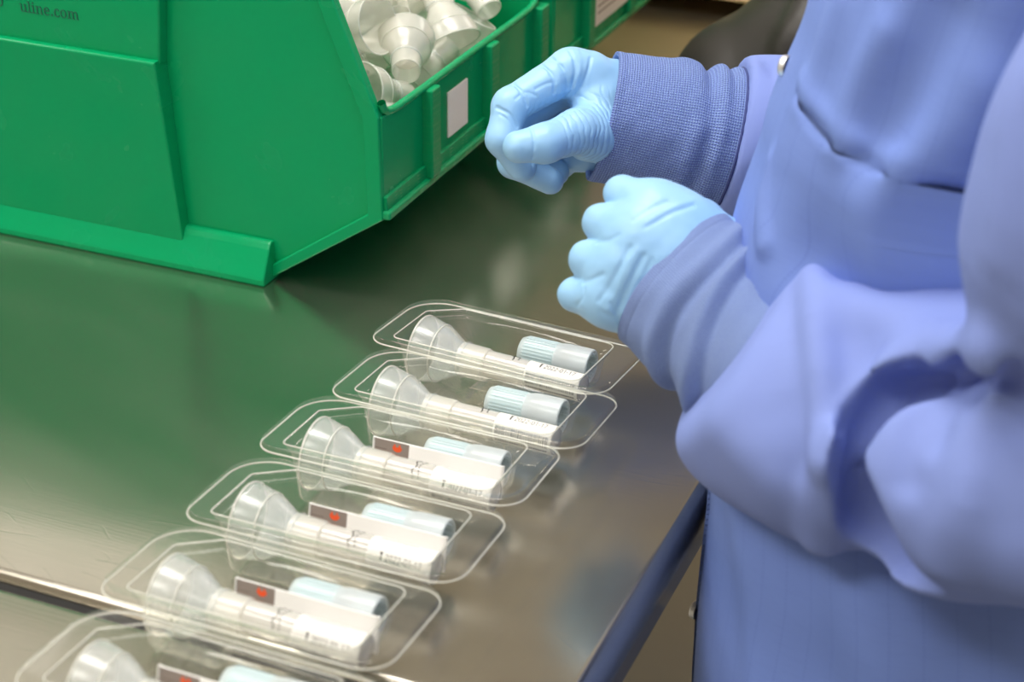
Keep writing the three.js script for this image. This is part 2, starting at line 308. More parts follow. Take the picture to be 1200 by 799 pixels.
// blue cap: axis along +x, domed blue end at x = 0, open moulded end at x = .045
function makeCap(label, group) {
  const t = thing('tube_cap', label, 'cap', [0, 0, 0], 0, group);
  part('blue_body', lathe([[0, 0], [.0055, .0002], [.0078, .0012], [.0086, .0030], [.0088, .006], [.0089, .0235], [.0090, .0245]]), M.capBlue, t);
  part('teal_liner', cylinderUV(.0078, .0045, .0238, .35, 2.5, 20), M.teal, t, 'teal band seen through the cap');
  part('inner_wall', lathe([[.0070, .004], [.0070, .0240], [0, .0240]]), M.capWhite, t);
  const ribs = []; for (let k = 0; k < 30; k++) { const a = k / 30 * Math.PI * 2, b = box(.0185, .0004, .00055, .0135, .0090, 0); b.rotateX(a); ribs.push(b); }
  part('grip_ribs', merged(ribs), M.capBlue, t);
  part('sleeve', lathe([[.0089, .0235], [.0095, .0262], [.0098, .0285], [.0099, .0400], [.0098, .0438], [.0094, .0446], [.0086, .0446], [.0082, .0438], [.0082, .0330], [0, .0330]]), M.capWhite, t, 'frosted white sleeve');
  const tee = []; for (let k = 0; k < 16; k++) { const a = k / 16 * Math.PI * 2, b = box(.0100, .0009, .0014, .0392, .0074, 0); b.rotateX(a); tee.push(b); }
  part('moulded_teeth', merged(tee), M.capWhite, t);
  return t;
}
const labelTex = canvasTexture(512, 512, (c, w, h) => {      // wraps the tube: u along the tube, v round it
  c.fillStyle = '#e6e4df'; c.fillRect(0, 0, w, h); c.fillStyle = '#2c2a28';
  c.save(); c.font = '58px sans-serif'; c.fillText('2022-01-17', 150, 270); c.fillRect(112, 226, 13, 44); c.fillRect(106, 220, 25, 8); c.restore();
  const r = rng(3); for (let x = 20; x < w - 30;) { const bw = 2 + r() * 7; c.fillRect(x, 330, bw, 74); x += bw + 3 + r() * 9; }
  c.font = '22px sans-serif'; for (let i = 0; i < 22; i++) c.fillRect(24 + i * 21, 424, 8 + r() * 8, 16);
  c.fillStyle = '#8d8a86'; for (let i = 0; i < 3; i++) c.fillRect(60, 60 + i * 30, 200 + r() * 160, 7);
});
function cylinderUV(r, x0, x1, a0, a1, seg = 32) {          // open cylinder round the x axis with u along, v round
  const pos = [], uv = [], nor = [], idx = []; for (let i = 0; i <= seg; i++) { const a = a0 + (a1 - a0) * i / seg; for (const x of [x0, x1]) { pos.push(x, r * Math.cos(a), r * Math.sin(a)); nor.push(0, Math.cos(a), Math.sin(a)); uv.push((x - x0) / (x1 - x0), 1 - i / seg); } }
  for (let i = 0; i < seg; i++) { const a = i * 2; idx.push(a, a + 2, a + 1, a + 1, a + 2, a + 3); }
  const g = new THREE.BufferGeometry(); g.setAttribute('position', new THREE.Float32BufferAttribute(pos, 3)); g.setAttribute('normal', new THREE.Float32BufferAttribute(nor, 3)); g.setAttribute('uv', new THREE.Float32BufferAttribute(uv, 2)); g.setIndex(idx); return g;
}
const tubeLabel = std({ map: labelTex, roughness: .55 }), inkMat = std({ color: lin(.03, .03, .03), roughness: .6 });
// sample tube: axis along +x from under the funnel neck to its base
function makeTube(label, group) {
  const t = thing('sample_tube', label, 'tube', [0, 0, 0], 0, group);
  part('tube_wall', lathe([[.0076, 0], [.0078, .002], [.0078, .0580], [.0070, .0605], [0, .0612], [0, .0602], [.0064, .0595], [.0070, .0575], [.0070, 0]]), M.tubeClear, t);
  part('wrap_label', cylinderUV(.00795, .0265, .0600, -1.5, 3.9), tubeLabel, t, 'white printed label');
  const lines = []; for (const [x, n] of [[.0165, 16], [.0195, 9]]) for (let k = 0; k < n; k++) { const a = -.75 + k * (2.1 / n), g = box(.0005, .0003, .0009, x + .0007 * Math.sin(k), .00785, 0); g.rotateX(a); lines.push(g); }
  part('fill_marks', merged(lines), inkMat, t, 'dashed black fill marks');
  return t;
}
const packTex = canvasTexture(1024, 256, (c, w, h) => {
  c.fillStyle = '#fbfaf8'; c.fillRect(0, 0, w, h); c.fillStyle = '#8d817a'; c.fillRect(0, 0, 285, h);
  c.fillStyle = '#e9541f'; c.beginPath(); c.arc(190, 40, 40, 0, Math.PI); c.fill(); c.fillRect(160, 20, 16, 24); c.fillRect(200, 20, 16, 24);
  c.fillStyle = '#6f645e'; for (let i = 0; i < 4; i++) c.fillRect(14, 70 + i * 26, 92 - i * 14, 7);
  c.fillStyle = '#c9c5c0'; for (let i = 0; i < 4; i++) c.fillRect(300, 150 + i * 22, 420 - i * 60, 5);
});
function makePacket(label, group) {
  const t = thing('wipe_packet', label, 'packet', [0, 0, 0], 0, group);
  part('pouch', box(.0730, .0180, .0010, 0, 0, 0, .0004), M.white, t);
  const f = new THREE.PlaneGeometry(.0722, .0175); f.translate(0, 0, .00065); part('printed_face', f, std({ map: packTex, roughness: .5 }), t, 'printed face with grey-brown end and orange mark');
  for (const x of [-.0362, .0362]) part('sealed_edge', box(.0012, .0180, .0013, x, 0, 0), M.white, t);
  return t;
}
const where = ['farthest from the camera, beside the gloved fist', 'second behind the third', '', '', '', ''];
const TRAYS = [
  { x: -.1325, z: -.2510, r: -.065, lift: .0030, n: 'farthest' }, { x: -.1255, z: -.1890, r: -.02, lift: .0035, n: 'second farthest' },
  { x: -.1340, z: -.1260, r: .0, lift: .0035, n: 'third farthest' }, { x: -.1350, z: -.0570, r: .0, lift: .0030, n: 'third nearest' },
  { x: -.1370, z: .0120, r: -.01, lift: .0030, n: 'second nearest' }, { x: -.1330, z: .0810, r: -.01, lift: .0030, n: 'nearest' },
];
const trayLabels = [
  'clear plastic tray tucked under the gloved fist, the farthest of the row', 'clear plastic tray second from the far end of the row, holding no packet',
  'clear plastic tray whose tube label reads 2022-01-17 clearly, third from the far end', 'clear plastic tray fourth from the fist, just beyond the tray over the table gap',
  'clear plastic tray crossing the dark gap between the two tables', 'clear plastic tray nearest the camera, cut by the bottom edge, on the second table'];
const order = ['in the farthest tray beside the gloved fist', 'in the second tray from the fist', 'in the third tray from the fist', 'in the fourth tray from the fist', 'in the tray over the dark table gap', 'in the nearest tray at bottom edge'];
const m4 = new THREE.Matrix4(), q4 = new THREE.Quaternion(), one = V(1, 1, 1), rt = rng(21);
TRAYS.forEach((d, i) => {
  const tilt = new THREE.Matrix4().makeRotationX(-Math.asin(d.lift / .067)), T0 = new THREE.Matrix4().makeTranslation(d.x, TY + .0004, d.z).multiply(new THREE.Matrix4().makeRotationY(d.r)).multiply(new THREE.Matrix4().makeTranslation(0, d.lift * .5, 0)).multiply(tilt);
  const put = (o, x, y, z, rx = 0, ry = 0, rz = 0) => { m4.compose(V(x, y, z), q4.setFromEuler(new THREE.Euler(rx, ry, rz, 'YXZ')), one); m4.premultiply(T0); m4.decompose(o.position, o.quaternion, o.scale); };
  const t = thing('blister_tray', trayLabels[i], 'tray'); put(t, 0, 0, 0);
  part('tray_shell', trayGeo, M.clear, t); part('lip_bead', beadGeo, M.lip, t); part('cavity_bead', cavityBeadGeo, M.lip, t);
  const j = () => (rt() - .5);
  const fy = .0206, tw = j() * .02;
  const f = makeFunnel(`translucent white funnel ${order[i]}`); put(f, -.0515 + j() * .001, fy, .0045, j() * .4, tw, -.015);
  const u = makeTube(`clear sample tube with white label ${order[i]}`); put(u, -.0095, fy + .0006, .0045, (i < 2 ? -1.0 : 0) + j() * .05, tw, -.012);
  const c = makeCap(`pale blue ribbed tube cap with frosted sleeve ${order[i]}`); put(c, .0010 + j() * .002, .0232, -.0172, j() * .3, .01 + j() * .02, 0);
  if (i >= 2) { const p = makePacket(`white packet with grey end and orange mark ${order[i]}`); put(p, .0135 + j() * .002, 0.0222, -.0062, -.16, 0, -.004); }
});
// ------------------------------------------------------------------ signed distance modelling: capsules joined smoothly, meshed with surface nets
const smin = (a, b, k) => { if (k <= 0) return Math.min(a, b); const h = Math.max(k - Math.abs(a - b), 0) / k; return Math.min(a, b) - h * h * k * .25; };
const smax = (a, b, k) => -smin(-a, -b, k);
function cap(a, b, ra, rb = ra) {                          // tapered capsule
  const ax = a.x, ay = a.y, az = a.z, bx = b.x - ax, by = b.y - ay, bz = b.z - az, L = bx * bx + by * by + bz * bz + 1e-12;
  return (x, y, z) => { const px = x - ax, py = y - ay, pz = z - az; let t = (px * bx + py * by + pz * bz) / L; t = t < 0 ? 0 : t > 1 ? 1 : t; const dx = px - bx * t, dy = py - by * t, dz = pz - bz * t; return Math.sqrt(dx * dx + dy * dy + dz * dz) - (ra + (rb - ra) * t); };
}
function chain(pts, rs, k = .004) {                         // a run of capsules, one joint to the next
  const c = []; for (let i = 0; i + 1 < pts.length; i++) c.push(cap(pts[i], pts[i + 1], rs[i], rs[i + 1]));
  return (x, y, z) => { let d = c[0](x, y, z); for (let i = 1; i < c.length; i++) d = smin(d, c[i](x, y, z), k); return d; };
}
function lineDist(pts) { const c = []; for (let i = 0; i + 1 < pts.length; i++) c.push(cap(pts[i], pts[i + 1], 0, 0)); return (x, y, z) => { let d = 1e9; for (const f of c) { const q = f(x, y, z); if (q < d) d = q; } return d; }; }
function smoothLine(pts, n = 4) { return pts.length < 3 ? pts : new THREE.CatmullRomCurve3(pts, false, 'centripetal').getPoints((pts.length - 1) * n); }
// creases and ridges: a change of the distance near a line
function relief(lines) { const L = lines.map(([pts, amp, w]) => { const b = new THREE.Box3().setFromPoints(pts).expandByScalar(w * 3); return [lineDist(smoothLine(pts, 3)), amp, w, b]; }); return (x, y, z) => { let s = 0; for (const [f, amp, w, b] of L) { if (x < b.min.x || x > b.max.x || y < b.min.y || y > b.max.y || z < b.min.z || z > b.max.z) continue; const d = f(x, y, z) / w; if (d < 3) s += amp * Math.exp(-d * d); } return s; }; }
function surfaceNets(sdf, lo, hi, h, newton = 2) {
  const nx = Math.ceil((hi.x - lo.x) / h) + 1, ny = Math.ceil((hi.y - lo.y) / h) + 1, nz = Math.ceil((hi.z - lo.z) / h) + 1, val = new Float32Array(nx * ny * nz);
  // coarse pass skips cells far from the surface
  const S = 4, far = h * S * 1.9;
  val.fill(1);
  for (let k0 = 0; k0 < nz; k0 += S) for (let j0 = 0; j0 < ny; j0 += S) for (let i0 = 0; i0 < nx; i0 += S) {
    const d = sdf(lo.x + (i0 + S / 2 - .5) * h, lo.y + (j0 + S / 2 - .5) * h, lo.z + (k0 + S / 2 - .5) * h), skip = Math.abs(d) > far;
    for (let k = k0; k < Math.min(nz, k0 + S); k++) for (let j = j0; j < Math.min(ny, j0 + S); j++) for (let i = i0; i < Math.min(nx, i0 + S); i++) val[i + nx * (j + ny * k)] = skip ? d : sdf(lo.x + i * h, lo.y + j * h, lo.z + k * h);
  }
  const cell = new Int32Array(nx * ny * nz).fill(-1), pos = [], idx = [], sx = 1, sy = nx, sz = nx * ny;
  const off = [0, sx, sy, sx + sy, sz, sx + sz, sy + sz, sx + sy + sz], E = [[0, 1], [2, 3], [4, 5], [6, 7], [0, 2], [1, 3], [4, 6], [5, 7], [0, 4], [1, 5], [2, 6], [3, 7]];
  for (let k = 0; k + 1 < nz; k++) for (let j = 0; j + 1 < ny; j++) for (let i = 0; i + 1 < nx; i++) {
    const n = i + sy * j + sz * k; let m = 0; for (let c = 0; c < 8; c++) if (val[n + off[c]] < 0) m |= 1 << c;
    if (m === 0 || m === 255) continue;
    let x = 0, y = 0, z = 0, q = 0;
    for (const [a, b] of E) { if (((m >> a) & 1) === ((m >> b) & 1)) continue; const va = val[n + off[a]], vb = val[n + off[b]], t = va / (va - vb); x += (a & 1) + t * ((b & 1) - (a & 1)); y += ((a >> 1) & 1) + t * (((b >> 1) & 1) - ((a >> 1) & 1)); z += (a >> 2) + t * ((b >> 2) - (a >> 2)); q++; }
    cell[n] = pos.length / 3; pos.push(lo.x + (i + x / q) * h, lo.y + (j + y / q) * h, lo.z + (k + z / q) * h);
  }
  for (let k = 1; k + 1 < nz; k++) for (let j = 1; j + 1 < ny; j++) for (let i = 1; i + 1 < nx; i++) {
    const n = i + sy * j + sz * k, a = val[n] < 0;
    const quad = (p, q, r, s, f) => { if (p < 0 || q < 0 || r < 0 || s < 0) return; if (f) idx.push(p, q, r, p, r, s); else idx.push(p, r, q, p, s, r); };
    if (a !== (val[n + sx] < 0)) quad(cell[n - sy - sz], cell[n - sz], cell[n], cell[n - sy], a);
    if (a !== (val[n + sy] < 0)) quad(cell[n - sx - sz], cell[n - sx], cell[n], cell[n - sz], a);
    if (a !== (val[n + sz] < 0)) quad(cell[n - sx - sy], cell[n - sy], cell[n], cell[n - sx], a);
  }
  const nor = new Float32Array(pos.length), e = h * .4;
  for (let i = 0; i < pos.length; i += 3) {
    let x = pos[i], y = pos[i + 1], z = pos[i + 2], gx, gy, gz;
    for (let it = 0; it <= newton; it++) {
      gx = (sdf(x + e, y, z) - sdf(x - e, y, z)) / (2 * e); gy = (sdf(x, y + e, z) - sdf(x, y - e, z)) / (2 * e); gz = (sdf(x, y, z + e) - sdf(x, y, z - e)) / (2 * e);
      const g2 = gx * gx + gy * gy + gz * gz + 1e-9;
      if (it < newton) { let s = sdf(x, y, z) / g2; s = Math.max(-h * .6, Math.min(h * .6, s * .8)); x -= gx * s; y -= gy * s; z -= gz * s; }
    }
    const l = Math.hypot(gx, gy, gz) || 1; pos[i] = x; pos[i + 1] = y; pos[i + 2] = z; nor[i] = gx / l; nor[i + 1] = gy / l; nor[i + 2] = gz / l;
  }
  const g = new THREE.BufferGeometry(); g.setAttribute('position', new THREE.Float32BufferAttribute(pos, 3)); g.setAttribute('normal', new THREE.BufferAttribute(nor, 3)); g.setIndex(idx); return g;
}
function boxUV(g) {                                         // uv in metres from the dominant axis, per vertex
  const p = g.attributes.position, n = g.attributes.normal, uv = new Float32Array(p.count * 2);
  for (let i = 0; i < p.count; i++) { uv[2 * i] = (p.getZ(i) - p.getX(i)) * .8; uv[2 * i + 1] = p.getY(i); }
  g.setAttribute('uv', new THREE.BufferAttribute(uv, 2)); return g;
}
// ------------------------------------------------------------------ the worker: blue coat, knit cuffs, blue gloves
const weave = dataTexture(256, (u, v) => .5 + .25 * Math.sin(u * 2 * Math.PI * 64) * Math.sin(v * 2 * Math.PI * 64));
const coatTex = canvasTexture(1024, 1024, (c, w, h) => {
  c.fillStyle = 'rgb(255,255,255)'; c.fillRect(0, 0, w, h); const r = rng(8);
  for (let x = 0; x < w; x += w / 12) { c.strokeStyle = 'rgba(120,130,190,.22)'; c.lineWidth = 3; c.setLineDash([7, 5]); c.beginPath(); c.moveTo(x + 6, 0); c.lineTo(x + 6, h); c.stroke(); }
  c.setLineDash([]);
  for (let i = 0; i < 2600; i++) { c.fillStyle = r() < .5 ? 'rgba(255,255,255,.10)' : 'rgba(90,90,160,.06)'; c.fillRect(r() * w, r() * h, 20 + r() * 60, 1); }
});
M.coat = phys({ color: lin(.168, .262, .66), roughness: .78, map: rep(coatTex, 6), bumpMap: rep(weave, 30), bumpScale: .00006, name: 'blue coat fabric' });
M.coatPlain = phys({ color: lin(.205, .278, .64), roughness: .78, bumpMap: rep(weave, 30), bumpScale: .00006, name: 'blue sleeve fabric' });
M.glove = phys({ color: lin(.30, .56, .86), roughness: .46, clearcoat: .12, clearcoatRoughness: .4, name: 'blue nitrile' });
M.skin = std({ color: lin(.55, .36, .27), roughness: .6, name: 'skin' });
M.hair = std({ color: lin(.06, .04, .03), roughness: .6, name: 'hair' });
M.trousers = std({ color: lin(.06, .07, .11), roughness: .85, name: 'dark trousers' });
M.metal = std({ color: lin(.85, .85, .86), metalness: .9, roughness: .42, name: 'snap metal' });

const person = thing('person', 'person in blue lab coat, knit cuffs and light blue gloves, hands above the clear trays', 'person', [0, 0, 0]);

// torso of the coat: an upright tube of ellipses, given by height
const ROWS = [ // y, front x, half depth (x), centre z, half width (z)
  [.42, .010, .150, -.225, .190], [.70, .007, .145, -.225, .178], [.86, .004, .138, -.225, .160], [.925, .004, .134, -.232, .150], [1.00, -.006, .128, -.255, .145],
  [1.06, -.006, .124, -.268, .145], [1.12, .006, .122, -.274, .150], [1.18, .022, .118, -.276, .155], [1.30, .060, .108, -.276, .165], [1.40, .105, .080, -.276, .145], [1.46, .135, .055, -.276, .075]];
function row(y) { let i = 0; while (i < ROWS.length - 2 && y > ROWS[i + 1][0]) i++; const a = ROWS[i], b = ROWS[i + 1]; let t = Math.min(1, Math.max(0, (y - a[0]) / (b[0] - a[0]))); t = t * t * (3 - 2 * t) * .5 + t * .5; return [1, 2, 3, 4].map(k => a[k] + (b[k] - a[k]) * t); }
const LUT = []; for (let i = 0; i <= 1200; i++) LUT.push(row(.4 + i * .001));
function torso0(x, y, z) {
  const yi = Math.max(0, Math.min(1199.5, (y - .4) * 1000)), y0 = Math.floor(yi), ft = yi - y0, fa = LUT[y0], fb = LUT[y0 + 1], f = [fa[0] + (fb[0] - fa[0]) * ft, fa[1] + (fb[1] - fa[1]) * ft, fa[2] + (fb[2] - fa[2]) * ft, fa[3] + (fb[3] - fa[3]) * ft], px = (x - f[0] - f[1]) / f[1], pz = (z - f[2]) / f[3];
  const n = 2.0, q = Math.pow(Math.pow(Math.abs(px), n) + Math.pow(Math.abs(pz), n), 1 / n);
  const d = (q - 1) * Math.min(f[1], f[3]) * .96;
  return Math.max(d, .42 - y, y - 1.47);
}

// left sleeve, before its folds
const ELB = V(.190, 1.025, -.060), SHL = V(.195, 1.34, -.075);
const HEM = V(0.0191, 1.0248, -0.1837), AX = V(0.0963, 0.9806, -0.1900).sub(HEM).normalize();
const slMain = chain([V(0.0288, 1.0223, -0.1777), V(0.0515, 1.0211, -0.1582), V(0.0857, 1.0209, -0.1268)], [.0485, .0565, .056], .03);
const slElbow = chain([V(0.1168, 1.0273, -0.1188), V(0.1411, 1.0326, -0.0890), V(0.1847, 1.0526, -0.0571)], [.034, .0465, .048], .03);
const slUpper = chain([SHL, V(.200, 1.18, -.062), V(0.1951, 1.1453, -0.0677), V(0.1909, 1.1120, -0.0690)], [.062, .0575, .0535, .040], .03);
const slBridge = chain([V(0.0817, 1.0311, -0.1310), V(0.1193, 1.0515, -0.1335), V(0.1605, 1.0830, -0.1011)], [.045, .036, .030], .03);
function sleeveL0(x, y, z) {
  const d = smin(slMain(x, y, z), slBridge(x, y, z), .02), e = slElbow(x, y, z);
  return smin(smin(d, e, .016), slUpper(x, y, z), .010);
}

// joints of the left hand
function handSDF(fingers, palm, kPalm, kJoin, wr) {
  const F = fingers.map(([p, r]) => chain(p, r, .0035)), Pm = palm.map(([a, b, ra, rb]) => cap(a, b, ra, rb)), R = relief(wr);
  return (x, y, z) => { let d = Pm[0](x, y, z); for (let i = 1; i < Pm.length; i++) d = smin(d, Pm[i](x, y, z), kPalm); let f = F[0](x, y, z); for (let i = 1; i < F.length; i++) f = smin(f, F[i](x, y, z), .0016); d = smin(d, f, kJoin); return d + R(x, y, z) + .00022 * noise.noise(x * 160, y * 160, z * 160); };
}
const LEFT = (() => {
  const index = [[V(-0.0345, 1.0745, -0.2072), V(-0.0550, 1.0759, -0.2155), V(-0.0523, 1.0492, -0.2417), V(-0.0389, 1.0483, -0.2381)], [.0104, .0088, .0080, .0074]];
  const middle = [[V(-0.0358, 1.0668, -0.1913), V(-0.0603, 1.0649, -0.2009), V(-0.0554, 1.0366, -0.2308), V(-0.0406, 1.0386, -0.2282)], [.0108, .0091, .0083, .0076]];
  const ring = [[V(-0.0401, 1.0521, -0.1837), V(-0.0631, 1.0485, -0.1905), V(-0.0568, 1.0232, -0.2202), V(-0.0433, 1.0277, -0.2185)], [.0108, .0091, .0082, .0076]];
  const pinky = [[V(-0.0460, 1.0344, -0.1797), V(-0.0670, 1.0311, -0.1839), V(-0.0610, 1.0122, -0.2098), V(-0.0474, 1.0167, -0.2105)], [.0102, .0082, .0076, .0070]];
  const thumb = [[V(-0.0183, 1.0606, -0.2291), V(-0.0391, 1.0570, -0.2429), V(-0.0521, 1.0456, -0.2556), V(-0.0564, 1.0338, -0.2557)], [.013, .0115, .0100, .0085]];
  const palm = [[V(-0.0004, 1.0568, -0.2123), V(-0.0344, 1.0741, -0.2070), .0130, .0106], [V(-0.0058, 1.0486, -0.2029), V(-0.0363, 1.0656, -0.1929), .0150, .0112], [V(-0.0109, 1.0395, -0.1956), V(-0.0403, 1.0517, -0.1845), .0150, .0112], [V(-0.0198, 1.0251, -0.1899), V(-0.0460, 1.0344, -0.1797), .0150, .0104],
    [V(-0.0027, 1.0492, -0.2204), V(-0.0370, 1.0624, -0.2164), .014, .011], [V(-0.0175, 1.0309, -0.2064), V(-0.0436, 1.0410, -0.1990), .014, .011], [V(-0.0347, 1.0734, -0.2040), V(-0.0460, 1.0344, -0.1797), .0100, .0098], [V(-0.0198, 1.0680, -0.2070), V(-0.0271, 1.0378, -0.1869), .0125, .0120], [V(-0.0054, 1.0401, -0.2019), V(0.0145, 1.0327, -0.1960), .024, .024], [V(-0.0259, 1.0556, -0.1950), V(-0.0146, 1.0436, -0.1953), .016, .016]];
  return { index, middle, ring, pinky, thumb, palm };
})();
const gloveBase = handSDF([LEFT.index, LEFT.middle, LEFT.ring, LEFT.pinky, LEFT.thumb], LEFT.palm, .018, .010, []);
// joints of the right hand
const RIGHT = (() => {
  const index = [[V(-0.1366, 1.0727, -0.3866), V(-0.1463, 1.0754, -0.3805), V(-0.1705, 1.0606, -0.3464), V(-0.1702, 1.0440, -0.3346), V(-0.1599, 1.0257, -0.3406)], [.0135, .0128, .0106, .0098, .0088]];
  const middle = [[V(-0.1425, 1.0633, -0.4033), V(-0.1547, 1.0622, -0.3977), V(-0.1765, 1.0408, -0.3669), V(-0.1729, 1.0199, -0.3589), V(-0.1503, 1.0102, -0.3626)], [.0135, .0125, .0103, .0095, .0082]];
  const ring = [[V(-0.1481, 1.0528, -0.4194), V(-0.1598, 1.0479, -0.4119), V(-0.1778, 1.0257, -0.3870), V(-0.1673, 1.0125, -0.3814), V(-0.1538, 1.0079, -0.3818)], [.0130, .0115, .0098, .0090, .0080]];
  const pinky = [[V(-0.1499, 1.0395, -0.4331), V(-0.1602, 1.0342, -0.4259), V(-0.1743, 1.0156, -0.4072), V(-0.1674, 1.0060, -0.4021), V(-0.1581, 1.0031, -0.4018)], [.012, .0105, .0088, .0082, .0075]];
  const thumb = [[V(-0.1198, 1.0399, -0.3797), V(-0.1289, 1.0507, -0.3480), V(-0.1399, 1.0495, -0.3257), V(-0.1525, 1.0486, -0.3164)], [.0150, .0130, .0112, .0094]];
  const W0 = V(-0.1134, 1.0438, -0.4090);
  const palm = [[V(-0.1149, 1.0564, -0.4069), V(-0.1437, 1.0711, -0.3853), .0160, .0135], [W0, V(-0.1505, 1.0604, -0.3984), .018, .0135], [V(-0.1149, 1.0373, -0.4144), V(-0.1557, 1.0470, -0.4131), .018, .0130], [V(-0.1169, 1.0290, -0.4211), V(-0.1557, 1.0336, -0.4262), .018, .0125],
    [V(-0.1117, 1.0325, -0.3947), V(-0.1258, 1.0448, -0.3630), .0165, .0170], [V(-0.1233, 1.0598, -0.3994), V(-0.1166, 1.0329, -0.3868), .0150, .0165], [V(-0.1136, 1.0499, -0.3977), V(-0.1285, 1.0577, -0.3838), .0185, .0160], [V(-0.1175, 1.0177, -0.4083), V(-0.1500, 1.0128, -0.4008), .0135, .0105], [V(-0.1113, 1.0411, -0.4083), V(-0.0934, 1.0374, -0.4159), .022, .022]];
  return { index, middle, ring, pinky, thumb, palm };
})();
const gloveBaseR = handSDF([RIGHT.index, RIGHT.middle, RIGHT.ring, RIGHT.pinky, RIGHT.thumb], RIGHT.palm, .0105, .0055, []);

const chestFolds = relief([
  [[V(0.0799, 1.1992, -0.1447), V(0.0721, 1.1781, -0.1490), V(0.0680, 1.1617, -0.1501), V(0.0689, 1.1493, -0.1467)], -.003, .010],
  [[V(0.1040, 1.2142, -0.1297), V(0.0956, 1.1868, -0.1327), V(0.0878, 1.1621, -0.1355), V(0.0834, 1.1465, -0.1363)], .006, .013],
  [[V(0.0541, 1.2018, -0.1759), V(0.0484, 1.1772, -0.1776), V(0.0444, 1.1588, -0.1774)], -.003, .010],
  [[V(0.1292, 1.1883, -0.1214), V(0.1148, 1.1629, -0.1244), V(0.0980, 1.1469, -0.1294)], -.005, .016],
  [[V(0.0833, 1.1362, -0.1354), V(0.0880, 1.1164, -0.1321), V(0.0973, 1.0920, -0.1269)], -.003, .014],
  [[V(0.1180, 1.1370, -0.1241), V(0.1173, 1.1132, -0.1244), V(0.1162, 1.0931, -0.1238)], .004, .016],
  [[V(0.0613, 1.0901, -0.1434), V(0.0912, 1.0781, -0.1275), V(0.1226, 1.0721, -0.1232)], .006, .020],
  [[V(0.0269, 1.1165, -0.1893), V(0.0295, 1.0994, -0.1790), V(0.0347, 1.0858, -0.1668)], -.003, .006],
  [[V(0.0371, 0.9555, -0.1380), V(0.0520, 0.9235, -0.1168), V(0.0615, 0.8874, -0.1006)], -.003, .012],
  [[V(0.0747, 0.9555, -0.1074), V(0.0838, 0.9319, -0.0960), V(0.0903, 0.9057, -0.0879)], .004, .014],
  [[V(0.1078, 0.9541, -0.0947), V(0.1220, 0.9198, -0.0823)], -.004, .016],
  [[V(0.1489, 0.9602, -0.0964), V(0.1622, 0.9300, -0.0857)], .004, .016],
]);
// raised breast pocket with a gaping mouth, and the front placket
const MOUTH = [V(0.0368, 1.1532, -0.1873), V(0.0486, 1.1487, -0.1673), V(0.0614, 1.1460, -0.1526), V(0.0823, 1.1431, -0.1366), V(0.1098, 1.1442, -0.1256), V(0.1401, 1.1428, -0.1233)];
const LEFTEDGE = [V(0.0368, 1.1532, -0.1873), V(0.0323, 1.1244, -0.1820), V(0.0331, 1.0848, -0.1685)];
const yOf = (L, z) => { const s = L.slice().sort((a, b) => a.z - b.z); if (z <= s[0].z) return s[0].y + (z - s[0].z) * -3; for (let i = 0; i + 1 < s.length; i++) if (z <= s[i + 1].z) return s[i].y + (s[i + 1].y - s[i].y) * (z - s[i].z) / (s[i + 1].z - s[i].z); const n = s.length - 1; return s[n].y; };
const zOf = (L, y) => { const s = L.slice().sort((a, b) => a.y - b.y); if (y <= s[0].y) return s[0].z; for (let i = 0; i + 1 < s.length; i++) if (y <= s[i + 1].y) return s[i].z + (s[i + 1].z - s[i].z) * (y - s[i].y) / (s[i + 1].y - s[i].y); return s[s.length - 1].z; };
const mouthLine = smoothLine(MOUTH, 5);
const mouthRoll = relief([[MOUTH.map(p => V(p.x - .001, p.y + .0075, p.z)), -.0018, .0055], [MOUTH.map(p => V(p.x, p.y - .0005, p.z)), .0016, .0022]]);
const torso = (x, y, z) => torso0(x, y, z) + chestFolds(x, y, z) + mouthRoll(x, y, z);
const gs = (x, c_, w) => Math.exp(-(((x - c_) / w) ** 2));
